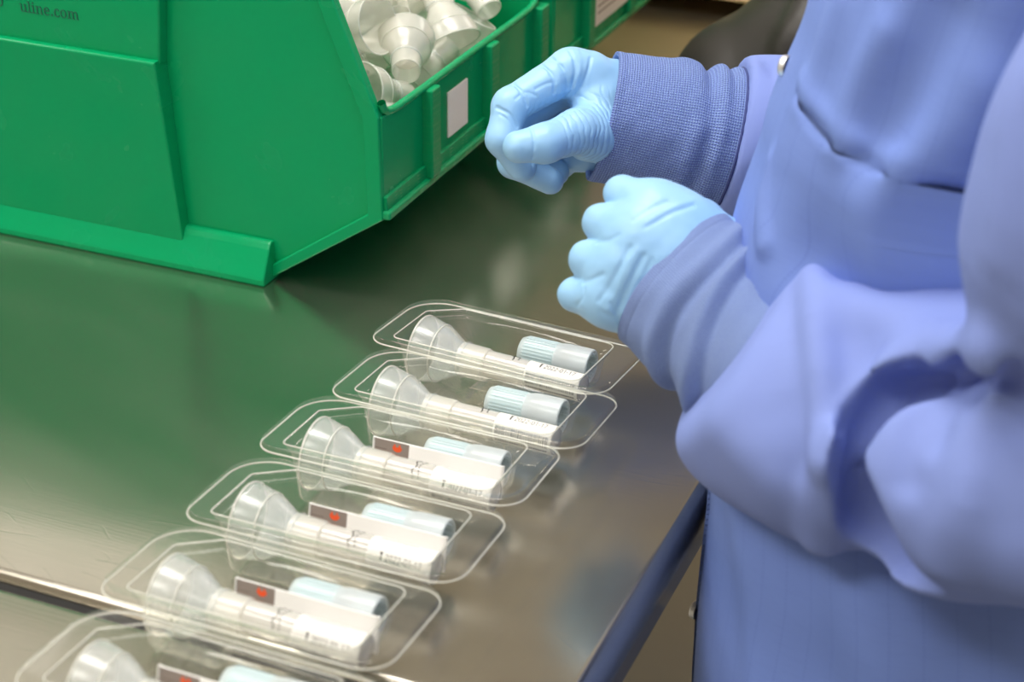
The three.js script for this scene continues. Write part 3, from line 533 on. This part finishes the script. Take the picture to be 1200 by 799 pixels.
// cloth laid on the coat: a sheet of two layers between two sides, following the torso
function overlay(side0, side1, top, bottom, lift, nu = 70, nv = 60) {
  const pos = [], nor = [], uv = [], idx = [];
  const surf = (y, z) => { const f = LUT[Math.max(0, Math.min(1200, Math.round((y - .4) * 1000)))]; let a = f[0] - .03, b = a; while (torso(b, y, z) > 0 && b < a + .3) b += .003; a = b - .003; for (let i = 0; i < 22; i++) { const m = (a + b) / 2; if (torso(m, y, z) > 0) a = m; else b = m; } const x = b; return x; };
  for (const layer of [1, 0]) for (let j = 0; j <= nv; j++) for (let i = 0; i <= nu; i++) {
    const s = i / nu, t = j / nv; let z = side0(t) + (side1(t) - side0(t)) * s; const y = top(z) + (bottom - top(z)) * t; const x = surf(y, z), e = .001;
    const n = V(torso(x + e, y, z) - torso(x - e, y, z), torso(x, y + e, z) - torso(x, y - e, z), torso(x, y, z + e) - torso(x, y, z - e)).normalize();
    const edge = Math.min(1, Math.min(s, 1 - s) * nu / 2, t * nv / 2, (1 - t) * nv / 2), o = layer ? (lift(s, t) * (.78 + .22 * Math.sqrt(Math.max(0, edge)))) : -.002;
    nor.push(n.x * (layer ? 1 : -1), n.y * (layer ? 1 : -1), n.z * (layer ? 1 : -1)); pos.push(x + n.x * o, y + n.y * o, z + n.z * o); uv.push(z * .9, y);
  }
  const w = nu + 1, N = w * (nv + 1); const tri = (a, b, c_) => idx.push(a, b, c_);
  for (let j = 0; j < nv; j++) for (let i = 0; i < nu; i++) { const a = j * w + i; tri(a, a + w, a + 1); tri(a + 1, a + w, a + w + 1); tri(N + a, N + a + 1, N + a + w); tri(N + a + 1, N + a + w + 1, N + a + w); }
  for (let i = 0; i < nu; i++) for (const [j, f] of [[0, 1], [nv, 0]]) { const a = j * w + i, b = a + 1; if (f) { tri(a, b, N + a); tri(b, N + b, N + a); } else { tri(a, N + a, b); tri(b, N + a, N + b); } }
  for (let j = 0; j < nv; j++) for (const [i, f] of [[0, 0], [nu, 1]]) { const a = j * w + i, b = a + w; if (f) { tri(a, b, N + a); tri(b, N + b, N + a); } else { tri(a, N + a, b); tri(b, N + a, N + b); } }
  const g = new THREE.BufferGeometry(); g.setAttribute('position', new THREE.Float32BufferAttribute(pos, 3)); g.setAttribute('uv', new THREE.Float32BufferAttribute(uv, 2)); g.setAttribute('normal', new THREE.Float32BufferAttribute(nor, 3)); g.setIndex(idx); return g;
}
const pocketGeo = () => { const zl = MOUTH[0].z, zr = MOUTH[MOUTH.length - 1].z; return overlay(t => zl + (LEFTEDGE[2].z - zl) * Math.min(1, t * 1.1), () => zr, z => yOf(MOUTH, z), .975,
  (s, t) => .0030 - .0016 * Math.exp(-t * t / .0006) + .0010 * Math.exp(-t * t / .02) * Math.sin(Math.PI * Math.min(1, s * 1.2)) - .0010 * gs(t, .13, .018) + .00025 * gs(t, .15, .05) * Math.sin(s * 150 + 6 * noise.noise(s * 9, 2, 1)) + .0030 * Math.sin(Math.PI * s) * t * (1 - t), 110, 90); };
const placketGeo = () => overlay(() => -.282, () => -.188, () => .975, .425, (s, t) => .0020 + .0004 * noise.noise(s * 3, t * 30, 1), 14, 170);
const slRidges = [
  [[V(0.0539, 1.0833, -0.1579), V(0.0703, 1.0757, -0.1142), V(0.0816, 1.0576, -0.0881), V(0.0893, 1.0347, -0.0715), V(0.0892, 0.9892, -0.0835)], .0090, .009],
  [[V(0.1570, 1.1233, -0.0291), V(0.1285, 1.0860, -0.0832), V(0.1105, 1.0750, -0.0828), V(0.0999, 1.0595, -0.0720), V(0.0956, 1.0400, -0.0650)], .0095, .012],
].map(([p, r, k]) => [(() => { const l = lineDist(smoothLine(p, 4)); return (x, y, z) => l(x, y, z) - r; })(), k]);
const carve = (pts, r0, r1) => { const p = smoothLine(pts, 4), q = [], n = p.length - 1; const r = k => r0 + r1 * Math.sin(Math.PI * Math.min(1, k / n * .9 + .06)); for (let i = 0; i < n; i++) q.push(cap(p[i], p[i + 1], r(i), r(i + 1))); return (x, y, z) => { let d = 1; for (const f of q) { const v = f(x, y, z); if (v < d) d = v; } return d; }; };
const slValley = [
  [carve([V(0.1602, 1.1195, -0.0281), V(0.1342, 1.0851, -0.0756), V(0.1177, 1.0751, -0.0740), V(0.1065, 1.0591, -0.0650), V(0.1034, 1.0422, -0.0585)], .0035, .0050), .009],
  [carve([V(0.1464, 1.0890, -0.0772), V(0.1178, 1.0705, -0.0791), V(0.1070, 1.0534, -0.0720), V(0.1032, 1.0371, -0.0675)], .004, .0060), .009],
  [carve([V(0.1032, 1.0428, -0.0588), V(0.1099, 1.0309, -0.0508), V(0.1209, 1.0182, -0.0455), V(0.1373, 1.0055, -0.0428)], .0055, .0080), .008],
  [carve([V(0.1550, 1.1181, -0.0345), V(0.1602, 1.1119, -0.0346), V(0.1678, 1.1053, -0.0323)], .003, .005), .006],
  [carve([V(0.1028, 1.0214, -0.0859), V(0.1100, 1.0098, -0.0791), V(0.1209, 1.0027, -0.0698), V(0.1308, 1.0030, -0.0572)], .005, .0080), .008],
  [carve([V(0.1031, 1.0296, -0.0776), V(0.1107, 1.0165, -0.0697), V(0.1224, 1.0083, -0.0600), V(0.1352, 1.0045, -0.0486)], .0050, .0080), .008],
  [carve([V(0.1351, 1.0760, -0.0918), V(0.1164, 1.0627, -0.0904), V(0.1066, 1.0456, -0.0840), V(0.1034, 1.0303, -0.0795)], .004, .0065), .008],
  [carve([V(0.1043, 1.0364, -0.0663), V(0.1117, 1.0242, -0.0585), V(0.1231, 1.0144, -0.0505), V(0.1383, 1.0052, -0.0437)], .0050, .0080), .008],
];
const slFine = relief([
  [[V(0.1532, 1.1109, -0.0393), V(0.1306, 1.0803, -0.0582), V(0.1267, 1.0668, -0.0449), V(0.1282, 1.0557, -0.0373)], .004, .008],
  [[V(0.1552, 1.1113, -0.0365), V(0.1379, 1.0835, -0.0567), V(0.1369, 1.0741, -0.0433)], .004, .008],
  [[V(0.1569, 1.1173, -0.0311), V(0.1536, 1.0844, -0.0388), V(0.1527, 1.0592, -0.0218), V(0.1498, 1.0277, -0.0265)], -.006, .012],
  [[V(0.1662, 1.1175, -0.0232), V(0.1680, 1.0865, -0.0274), V(0.1701, 1.0650, -0.0131)], .004, .016],
  [[V(0.0439, 1.0794, -0.1311), V(0.0482, 1.0669, -0.1052), V(0.0612, 1.0511, -0.0836)], .003, .014],
  [[V(0.0299, 1.0329, -0.0961), V(0.0457, 1.0254, -0.0845), V(0.0645, 1.0181, -0.0747)], -.003, .014],
  [[V(0.0568, 1.0787, -0.1198), V(0.0710, 1.0602, -0.0864), V(0.0754, 1.0309, -0.0721)], .003, .014],
  [[V(0.1482, 1.2268, -0.0326), V(0.1507, 1.1965, -0.0212), V(0.1533, 1.1665, -0.0160)], -.003, .012],
  [[V(0.0833, 1.0857, -0.1255), V(0.1102, 1.0871, -0.1035), V(0.1377, 1.0959, -0.0831)], -.005, .014],
  [[V(0.0933, 1.0784, -0.1015), V(0.0975, 1.0701, -0.0869), V(0.0940, 1.0585, -0.0759)], .003, .014],
]);
function sleeveL(x, y, z) {
  let d = sleeveL0(x, y, z);
  for (const [f, k] of slRidges) d = smin(d, f(x, y, z), k);
  for (const [f, k] of slValley) d = smax(d, -f(x, y, z), k);
  d += slFine(x, y, z);
  const h = (x - HEM.x) * AX.x + (y - HEM.y) * AX.y + (z - HEM.z) * AX.z;
  return smax(d, -h - .002, .010);
}
// right sleeve, from behind the chest to the far cuff
const RW = V(-0.0589, 1.0268, -0.4300), RU = V(-0.0589, 1.0654, -0.4520).sub(V(-0.0589, 0.9882, -0.4081)).normalize(), RAX = RW.clone().sub(V(-0.1317, 1.0417, -0.4003)).normalize(); RAX.addScaledVector(RU, -RAX.dot(RU)).normalize();
const slR = chain([V(-0.0640, 1.0277, -0.4285), V(-0.0398, 1.0236, -0.4397), V(.13, 1.03, -.455)], [.0435, .0480, .060], .03);
const slRUp = chain([V(.13, 1.03, -.455), V(.19, 1.34, -.445)], [.060, .064], .03);
const slRF = relief([[[V(-0.0454, 1.0738, -0.4269), V(-0.0359, 1.0615, -0.4115), V(-0.0353, 1.0301, -0.3939)], -.003, .008], [[V(-0.0365, 1.0762, -0.4319), V(-0.0308, 1.0571, -0.4111), V(-0.0297, 1.0257, -0.3937)], .004, .008]]);
const sleeveR = (x, y, z) => { let d = smin(slR(x, y, z), slRUp(x, y, z), .03) + slRF(x, y, z); return smax(d, -((x - RW.x) * RAX.x + (y - RW.y) * RAX.y + (z - RW.z) * RAX.z) - .002, .004); };

const B = (a, b, c, d, e, f) => [V(a, b, c), V(d, e, f)];
function torsoUV(g) { const p = g.attributes.position, uv = new Float32Array(p.count * 2); for (let i = 0; i < p.count; i++) { const f = LUT[Math.max(0, Math.min(1200, Math.round((p.getY(i) - .4) * 1000)))]; uv[2 * i] = Math.atan2(p.getZ(i) - f[2], -(p.getX(i) - f[0] - f[1])) * .14; uv[2 * i + 1] = p.getY(i); } g.setAttribute('uv', new THREE.BufferAttribute(uv, 2)); return g; }
{
  const coat = part('lab_coat', torsoUV(surfaceNets(torso, ...B(-.05, .40, -.50, .34, 1.49, -.02), .0036)), M.coat, person, 'blue lab coat body with faint pin stripes');
  part('placket', placketGeo(), M.coat, coat);
  part('breast_pocket', pocketGeo(), M.coat, coat, 'sagging breast pocket');
  part('sleeve', boxUV(surfaceNets(sleeveL, ...B(-.09, .90, -.36, .29, 1.44, .03), .0024)), M.coatPlain, person, 'bunched sleeve of the nearer arm');
  part('sleeve', boxUV(surfaceNets(sleeveR, ...B(-.10, .94, -.56, .29, 1.44, -.36), .005)), M.coatPlain, person);
  const snap = new THREE.LatheGeometry([[0, .0016], [.0022, .0016], [.0030, .0010], [.0038, .0014], [.0048, .0012], [.0052, 0], [.0052, -.002]].map(p => new THREE.Vector2(p[0] + 1e-5, p[1])), 28);
  snap.rotateZ(Math.PI / 2);
  for (const y of [1.150, 1.0, .853, .70]) { const f = LUT[Math.round((y - .4) * 1000)]; const s = part('snap_button', snap, M.metal, coat, 'silver snap'); const z = y > 1.1 ? f[2] + .046 : f[2] + .034; let x = f[0] - .02; for (let i = 0; i < 90; i++) { const d = torso(x, y, z) - (y > 1 ? .0002 : .0018); if (d < 2e-5) break; x += Math.min(d, .004) * .7; } s.position.set(x - .0003, y, z); s.rotation.y = -.2; }
}
// ------------------------------------------------------------------ knit cuffs
const knitN = dataTexture(256, (u, v) => {                  // columns of V stitches
  const cu = (u * 16) % 1, cv = (v * 22 + Math.abs(cu - .5) * .9) % 1; return .5 + .5 * Math.cos((cu - .5) * 2 * Math.PI) * .45 + .28 * Math.cos(cv * 2 * Math.PI); });
const knitC = dataTexture(256, (u, v) => {
  const cu = (u * 16) % 1, cv = (v * 22 + Math.abs(cu - .5) * .9) % 1, k = .5 + .5 * Math.cos((cu - .5) * 2 * Math.PI), q = .5 + .5 * Math.cos(cv * 2 * Math.PI), s = .60 + .40 * Math.pow(k * .6 + q * .4, 1.2) + .16 * noise.noise(u * 40, v * 40, 2);
  return [s, s, s * .5 + .5]; }, true);
M.knit = std({ color: lin(.35, .51, .84), roughness: .95, map: rep(knitC, 38, 30), bumpMap: rep(knitN, 38, 30), bumpScale: .0011, name: 'heather knit' });
M.knitSoft = std({ color: lin(.32, .455, .69), roughness: .95, map: rep(knitC, 55, 48), bumpMap: rep(knitN, 55, 48), bumpScale: .00045, name: 'fine knit' });
M.thread = std({ color: lin(.05, .07, .22), roughness: .9, name: 'dark seam thread' });
function cuffGeometry(A, Au, B_, Bu, ra, rb, sideA, sideB, bulge, s0, s1, nS = 110, nP = 160) {
  const T = B_.clone().sub(A), len = T.length(); const Ua = Au.clone().normalize(), Ub = Bu.clone().normalize(); const pos = [], uv = [], idx = [];
  const ringAt = (s, k, inset) => { const U = Ua.clone().lerp(Ub, s).normalize(), S = T.clone().cross(U).normalize(), c = A.clone().addScaledVector(T, s), ru = ra + (rb - ra) * s, rs = sideA + (sideB - sideA) * s; const out = []; for (let j = 0; j <= nP; j++) { const p = j / nP * 2 * Math.PI, b = inset ? -inset : bulge(s, p); out.push(c.clone().addScaledVector(U, (ru + b) * Math.cos(p)).addScaledVector(S, (rs + b) * Math.sin(p))); } return out; };
  const rows = []; for (const [s, ins] of [[s0 + .30, .0042], [s0 + .10, .0040], [s0 + .012, .0030], [s0 - .004, .0016]]) rows.push([s, ins]);
  for (let i = 0; i <= nS; i++) rows.push([s0 + (s1 - s0) * i / nS, 0]);
  for (const [s, ins] of rows) { ringAt(s, 0, ins).forEach((q, j) => { pos.push(q.x, q.y, q.z); uv.push(j / nP * 2 * Math.PI * (ra + sideA) / 2, s * len - ins); }); }
  const n = nP + 1; for (let i = 0; i + 1 < rows.length; i++) for (let j = 0; j < nP; j++) { const a = i * n + j; idx.push(a, a + 1, a + n, a + 1, a + n + 1, a + n); }
  const g = new THREE.BufferGeometry(); g.setAttribute('position', new THREE.Float32BufferAttribute(pos, 3)); g.setAttribute('uv', new THREE.Float32BufferAttribute(uv, 2)); g.setIndex(idx);
  g.computeVertexNormals(); const nn = g.attributes.normal; { const mid = (4 + 40) * n, c = A.clone().addScaledVector(T, .4), v = V(pos[mid * 3], pos[mid * 3 + 1], pos[mid * 3 + 2]).sub(c); if (v.dot(V(nn.getX(mid), nn.getY(mid), nn.getZ(mid))) < 0) { for (let i = 0; i < idx.length; i += 3) { const t = idx[i + 1]; idx[i + 1] = idx[i + 2]; idx[i + 2] = t; } g.setIndex(idx); g.computeVertexNormals(); } }
  for (let i = 0; i < rows.length; i++) { const a = i * n, b = a + nP, x = nn.getX(a) + nn.getX(b), y = nn.getY(a) + nn.getY(b), z = nn.getZ(a) + nn.getZ(b), l = Math.hypot(x, y, z); for (const k of [a, b]) nn.setXYZ(k, x / l, y / l, z / l); }
  return { g, ringAt };
}
// far (right) cuff: heathered knit, loosely bunched towards the sleeve seam
{
  const A = V(-0.1299, 1.0439, -0.3950), Au = V(-0.1295, 1.0779, -0.4145).sub(V(-0.1303, 1.0098, -0.3755)), Bc = V(-0.0577, 1.0286, -0.4255), Bu = V(-0.0577, 1.0671, -0.4473).sub(V(-0.0577, 0.9902, -0.4036));
  const bulge = (s, p) => { const c = Math.cos(p), top = Math.max(0, c);
    return .0006 * gs(s, .02, .03) + top * (.0022 * gs(s, .52, .12) - .0042 * gs(s, .70, .05) + .0018 * gs(s, .80, .05) - .0016 * gs(s, .875, .025) + .0012 * gs(s, .95, .04) - .003 * ss(1.0, 1.1, s)) + (1 - top) * (.0016 * gs(s, .55 + .10 * Math.sin(p), .07) - .0018 * gs(s, .68 + .08 * Math.sin(p), .06) + .0020 * gs(s, .82, .06) - .003 * ss(1.0, 1.1, s)) + .0006 * noise.noise(s * 9, Math.cos(p) * 3, Math.sin(p) * 3); };
  const { g, ringAt } = cuffGeometry(A, Au, Bc, Bu, .0395, .0440, .043, .042, bulge, 0, 1.30);
  const cf = part('knit_cuff', g, M.knit, person, 'coarse heathered blue knit cuff');
  const st = []; const ring = ringAt(.975, 0, 0); for (let j = 0; j < ring.length - 1; j += 2) st.push(tube([ring[j], ring[j].clone().lerp(ring[j + 1], .8)], .0007, false, 1, 4));
  part('seam_stitching', tube(ring.slice(0, -1).map(q => q.clone()), .0009, true, 200, 5), M.thread, cf);
}
// near (left) cuff: finer knit with two diagonal folds
{
  const A = V(-0.0188, 1.0421, -0.1988), Au = V(0.0024, 1.0704, -0.2235).sub(V(-0.0392, 1.0139, -0.1745)), Bc = V(0.0195, 1.0273, -0.1816), Bu = V(0.0358, 1.0574, -0.2054).sub(V(0.0030, 0.9964, -0.1573));
  const bulge = (s, p) => { const f = Math.cos(p);                                   // p = 0 on top, +-90 degrees on the sides
    const c1 = .46 - .16 * f * f * f + .04 * Math.sin(2 * p), c2 = .88 - .22 * f;
    return .0004 - .0004 * gs(s, .13, .015) + .0034 * gs(s, c1, .11) - .0030 * gs(s, c1 + .20, .08) + .0042 * gs(s, c2, .12) - .0022 * gs(s, c2 + .2, .08) + .0016 * noise.noise(s * 3.2, Math.cos(p) * 1.6 + 4, Math.sin(p) * 1.6); };
  const { g } = cuffGeometry(A, Au, Bc, Bu, .0412, .0415, .032, .043, bulge, 0, 1.6);
  part('knit_cuff', g, M.knitSoft, person, 'fine blue knit cuff with diagonal folds');
}

// ------------------------------------------------------------------ gloves
function bounds(lists, pad) { const b = new THREE.Box3(); for (const l of lists) for (const q of l) if (q.isVector3) b.expandByPoint(q); b.expandByScalar(pad); return b; }
// right hand: thumb and forefinger pinched, seen from the thumb's side
{
  const { index, middle, ring, pinky, thumb, palm } = RIGHT;
  const c = []; const W_ = (a, amp, w) => c.push([a, amp, w]);   // creases of the stretched film
  W_([V(-0.1712, 1.0730, -0.3503), V(-0.1623, 1.0704, -0.3447), V(-0.1586, 1.0633, -0.3438)], .0014, .0010); W_([V(-0.1745, 1.0627, -0.3353), V(-0.1659, 1.0602, -0.3343), V(-0.1614, 1.0532, -0.3352)], .0012, .0010); W_([V(-0.1714, 1.0597, -0.3331), V(-0.1653, 1.0566, -0.3328), V(-0.1620, 1.0518, -0.3327)], .0006, .0009);
  W_([V(-0.1594, 1.0811, -0.3664), V(-0.1494, 1.0772, -0.3604), V(-0.1474, 1.0686, -0.3586)], .0012, .0011); W_([V(-0.1553, 1.0841, -0.3723), V(-0.1441, 1.0793, -0.3659), V(-0.1421, 1.0691, -0.3657)], .0010, .0012); W_([V(-0.1575, 1.0825, -0.3697), V(-0.1466, 1.0778, -0.3629), V(-0.1450, 1.0678, -0.3621)], -.0005, .0012);
  W_([V(-0.1452, 1.0884, -0.3766), V(-0.1393, 1.0808, -0.3701), V(-0.1401, 1.0699, -0.3675)], .0008, .0011); W_([V(-0.1422, 1.0885, -0.3813), V(-0.1367, 1.0806, -0.3718), V(-0.1384, 1.0698, -0.3687)], -.0005, .0012); W_([V(-0.1335, 1.0848, -0.3802), V(-0.1328, 1.0776, -0.3732), V(-0.1347, 1.0698, -0.3702)], .0008, .0011); W_([V(-0.1562, 1.0719, -0.3507), V(-0.1519, 1.0740, -0.3559), V(-0.1479, 1.0745, -0.3595)], .0006, .0010);
  W_([V(-0.1646, 1.0680, -0.3399), V(-0.1613, 1.0706, -0.3460), V(-0.1555, 1.0683, -0.3491)], .0004, .0009); W_([V(-0.1470, 1.0595, -0.3207), V(-0.1420, 1.0550, -0.3136), V(-0.1425, 1.0443, -0.3128)], .0005, .0009); W_([V(-0.1445, 1.0646, -0.3654), V(-0.1427, 1.0572, -0.3723), V(-0.1342, 1.0626, -0.3387)], .0006, .0012);
  const base = handSDF([index, middle, ring, pinky, thumb], palm, .0105, .0055, c);
  const t0 = thumb[0][3], ta = thumb[0][0].clone().sub(t0), tl = ta.length(); ta.normalize();
  const sdf = (x, y, z) => {                               // fine rings of wrinkled film round the thumb and its ball
    let d = base(x, y, z); if (d > .004 || d < -.004) return d;
    const px = x - t0.x, py = y - t0.y, pz = z - t0.z, s = px * ta.x + py * ta.y + pz * ta.z, r2 = px * px + py * py + pz * pz - s * s;
    const m = ss(.016, .024, s) * (1 - ss(.060, .070, s)) * (1 - ss(.00050, .0011, r2));
    if (m > 0) { const w = s + .0030 * noise.noise(x * 70, y * 70, z * 70) + .0012 * noise.noise(x * 190, y * 190, z * 190), q = .5 + .5 * Math.sin(w * 2 * Math.PI / .0040); d += m * (.45 + .55 * noise.noise(x * 120 + 9, y * 120, z * 120) * 1.4 + .25) * .00056 * q * q * q; }
    return d;
  };
  const b = bounds([...[index, middle, ring, pinky, thumb].map(f => f[0]), ...palm], .026);
  part('glove', boxUV(surfaceNets(sdf, b.min, b.max, .00105)), M.glove, person, 'pale blue glove, thumb and forefinger pinched');
}
// left hand: a loose fist, knuckles towards the bins
{
  const { index, middle, ring, pinky, thumb, palm } = LEFT;
  const c = []; const W_ = (a, amp, w2) => c.push([a, amp, w2]);
  W_([V(-0.0304, 1.0764, -0.1805), V(-0.0217, 1.0813, -0.1902), V(-0.0133, 1.0828, -0.2004)], .0005, .0014); W_([V(-0.0298, 1.0780, -0.1824), V(-0.0220, 1.0827, -0.1921), V(-0.0149, 1.0841, -0.2022)], -.0003, .0016); W_([V(-0.0376, 1.0781, -0.1820), V(-0.0311, 1.0827, -0.1882), V(-0.0248, 1.0852, -0.1948)], .0003, .0014);
  W_([V(-0.0361, 1.0670, -0.1743), V(-0.0405, 1.0540, -0.1685), V(-0.0475, 1.0404, -0.1648)], .0006, .0015); W_([V(-0.0324, 1.0661, -0.1739), V(-0.0368, 1.0522, -0.1681), V(-0.0427, 1.0370, -0.1642)], -.0004, .0018); W_([V(-0.0288, 1.0642, -0.1736), V(-0.0333, 1.0510, -0.1683), V(-0.0385, 1.0346, -0.1651)], .0006, .0014); W_([V(-0.0244, 1.0631, -0.1738), V(-0.0283, 1.0497, -0.1692), V(-0.0329, 1.0360, -0.1666)], .0003, .0013);
  W_([V(-0.0457, 1.0346, -0.1641), V(-0.0414, 1.0329, -0.1646), V(-0.0361, 1.0313, -0.1663)], .0005, .0012); W_([V(-0.0413, 1.0398, -0.1649), V(-0.0377, 1.0337, -0.1654), V(-0.0329, 1.0311, -0.1672)], .0005, .0012); W_([V(-0.0358, 1.0419, -0.1667), V(-0.0377, 1.0347, -0.1653), V(-0.0371, 1.0284, -0.1670)], .0006, .0012); W_([V(-0.0614, 1.0316, -0.1716), V(-0.0574, 1.0380, -0.1688), V(-0.0573, 1.0423, -0.1707)], .0004, .0011); W_([V(-0.0590, 1.0439, -0.1738), V(-0.0536, 1.0480, -0.1710), V(-0.0479, 1.0521, -0.1696)], .0006, .0014); W_([V(-0.0560, 1.0622, -0.1834), V(-0.0493, 1.0662, -0.1792), V(-0.0438, 1.0704, -0.1781)], .0005, .0014);
  const sdf = handSDF([index, middle, ring, pinky, thumb], palm, .018, .010, c);
  const b = bounds([...[index, middle, ring, pinky, thumb].map(f => f[0]), ...palm], .028);
  part('glove', boxUV(surfaceNets(sdf, b.min, b.max, .00135)), M.glove, person, 'pale blue glove closed in a loose fist');
}
// the body inside: one continuous surface, mostly hidden by the clothes
{
  const parts = [chain([V(.13, 1.00, -.27), V(.135, 1.15, -.275), V(.15, 1.34, -.277)], [.095, .092, .070], .03), chain([V(.155, 1.35, -.34), V(.155, 1.35, -.21)], [.035, .035], .02), chain([V(.15, 1.40, -.277), V(.135, 1.47, -.277)], [.052, .048], .02),
    chain([V(.13, 1.555, -.277), V(.125, 1.62, -.277)], [.075, .082], .02), chain([V(.075, 1.525, -.277), V(.12, 1.53, -.277)], [.035, .05], .02), chain([V(.043, 1.575, -.277), V(.038, 1.555, -.277)], [.008, .013], .005),
    chain([V(.185, 1.32, -.435), V(.13, 1.04, -.45), V(-0.0918, 1.0364, -0.4196)], [.040, .028, .020], .02), chain([V(.195, 1.31, -.09), V(.20, 1.03, -.055), V(.12, .972, -.128), V(0.0075, 1.0382, -0.1963)], [.038, .022, .014, .018], .01),
    chain([V(.14, .93, -.31), V(.14, .50, -.32), V(.14, .11, -.32)], [.070, .052, .038], .02), chain([V(.14, .93, -.195), V(.14, .50, -.17), V(.14, .11, -.17)], [.070, .052, .038], .02), chain([V(.13, 1.585, -.362), V(.13, 1.575, -.192)], [.012, .012], .0)];
  const ears = chain([V(.135, 1.60, -.362), V(.135, 1.56, -.358)], [.012, .010], .01), ears2 = chain([V(.135, 1.60, -.192), V(.135, 1.56, -.196)], [.012, .010], .01);
  const body = (x, y, z) => { let d = 1; for (let i = 0; i < 10; i++) d = smin(d, parts[i](x, y, z), .03); return smin(smin(d, ears(x, y, z), .008), ears2(x, y, z), .008); };
  part('body', surfaceNets(body, V(-.18, .06, -.52), V(.27, 1.73, -.01), .010), M.skin, person);
  const legs = (x, y, z) => { let d = 1; for (const i of [8, 9]) d = smin(d, parts[i](x, y, z), .02); return smax(d - .012, y - .90, .01); };
  part('trousers', surfaceNets((x, y, z) => smax(legs(x, y, z), .09 - y, .004), V(.0, .07, -.46), V(.27, 1.0, -.05), .012), M.trousers, person);
  const skull = (x, y, z) => smax(smin(parts[3](x, y, z), parts[4](x, y, z), .03) - .012, smax(.10 - x + (1.60 - y) * .25, 1.50 - y, .01), .015);
  part('hair', surfaceNets(skull, V(-.02, 1.44, -.40), V(.25, 1.74, -.15), .008), M.hair, person);
  const shoe = chain([V(.15, .045, 0), V(.02, .035, 0)], [.045, .036], .02), sh = surfaceNets((x, y, z) => smax(shoe(x, y, z), .002 - y, .004), V(-.06, -.02, -.08), V(.24, .12, .08), .007);
  for (const z of [-.32, -.17]) { const s = part('shoe', sh, std({ color: lin(.03, .03, .03), roughness: .6 }), person); s.position.z = z; }
}
// ------------------------------------------------------------------ funnels heaped in the bin, and what stands behind
{
  const r = rng(78), made = [];
  const seatAt = (x, z) => .118 + .26 * Math.max(0, -x - .03) + .008 * noise.noise(x * 30, z * 30, 4);
  const mid = V(.021, 0, 0);
  const lim = q => { q.x = Math.max(-.21, Math.min(q.x, -.035)); q.z = Math.min(-.047, Math.max(-.235, q.z)); q.y = Math.max(q.y, seatAt(q.x, q.z) - .012); };
  const seats = []; for (const x of [-.036, -.070, -.106, -.142, -.178]) for (const z of [-.048, -.080, -.114, -.148, -.182, -.216, -.234]) seats.push(V(x + (r() - .5) * .012, 0, z + (r() - .5) * .012));
  for (const q of seats) { q.y = seatAt(q.x, q.z) + (r() - .5) * .014 - .008; lim(q); }
  for (let n = 0; n < 60; n++) for (let a = 0; a < seats.length; a++) for (let b = a + 1; b < seats.length; b++) { const d = seats[b].clone().sub(seats[a]), l = d.length(); if (l < .0385) { d.multiplyScalar((.0385 - l) / l * .5); seats[b].add(d); seats[a].sub(d); lim(seats[a]); lim(seats[b]); } }
  for (const q of seats) {
    const f = makeFunnel('translucent white funnel in the loose heap inside the near green bin', 'funnels heaped in the near green bin', M.frostHeap);
    const d = V(r() * 2 - 1, (r() - .55) * 1.7, r() * 2 - 1).normalize(); f.quaternion.setFromUnitVectors(V(1, 0, 0), d);
    f.position.set(-.2505 + q.x, TY + q.y, -.3245 + q.z).sub(mid.clone().applyQuaternion(f.quaternion)); made.push(f);
  }
}
// cream carton behind the bins
M.carton = std({ color: lin(.86, .66, .36), roughness: .85, bumpMap: rep(blotch, 6), bumpScale: .0004, name: 'cream card' });
{
  const t = thing('carton', 'cream cardboard carton on the steel table behind the green bins', 'box', [-.20, TY, -1.168], 0);
  part('carton_body', box(.80, .22, .36, 0, .127, 0, .003), M.carton, t);
  for (const s of [-1, 1]) part('flap', box(.80, .004, .175, 0, .2395, s * .09, .0015), M.carton, t);
  for (const x of [-.3, .3]) part('foot_strip', box(.06, .014, .30, x, .007, 0), M.carton, t);
}
// dark bag slumped on the table beyond the far cuff
M.bag = std({ color: lin(.022, .0185, .0155), roughness: .5, bumpMap: rep(blotch, 9), bumpScale: .0006, name: 'dark bag fabric' });
{
  const c = V(-.035, TY, -.72), t = thing('bag', 'dark brown-grey soft bag slumped on the table beyond the far knit cuff', 'bag', [c.x, c.y, c.z]);
  const s = chain([V(-.075, .035, .02), V(.02, .075, 0), V(.13, .13, -.03)], [.070, .085, .095], .05);
  const cr = [[-.10, .0], [-.065, .3], [-.03, -.2], [.0, .4], [.03, .1], [.07, .2], [.10, -.1], [.14, .3]].map(([x, k], i) => [[V(x - .01 * k, .0, .11), V(x + .01, .07, .10), V(x + .02 + .02 * k, .14, .05), V(x + .03, .19, .0)], i % 2 ? -.004 : .006, .010]);
  const rr = relief(cr);
  const f = (x, y, z) => smax(smin(s(x, y, z), 1, 0) + rr(x, y, z) + .004 * noise.noise(x * 22, y * 22, z * 22), .0008 - y, .012);
  part('bag_body', boxUV(surfaceNets(f, V(-.18, -.01, -.16), V(.26, .25, .14), .006)), M.bag, t);
  part('drawstring', tube([V(.13, .225, -.03), V(.15, .235, .0), V(.19, .22, .02), V(.21, .18, .04)], .003), M.bag, t);
}
renderer.render(scene, camera);
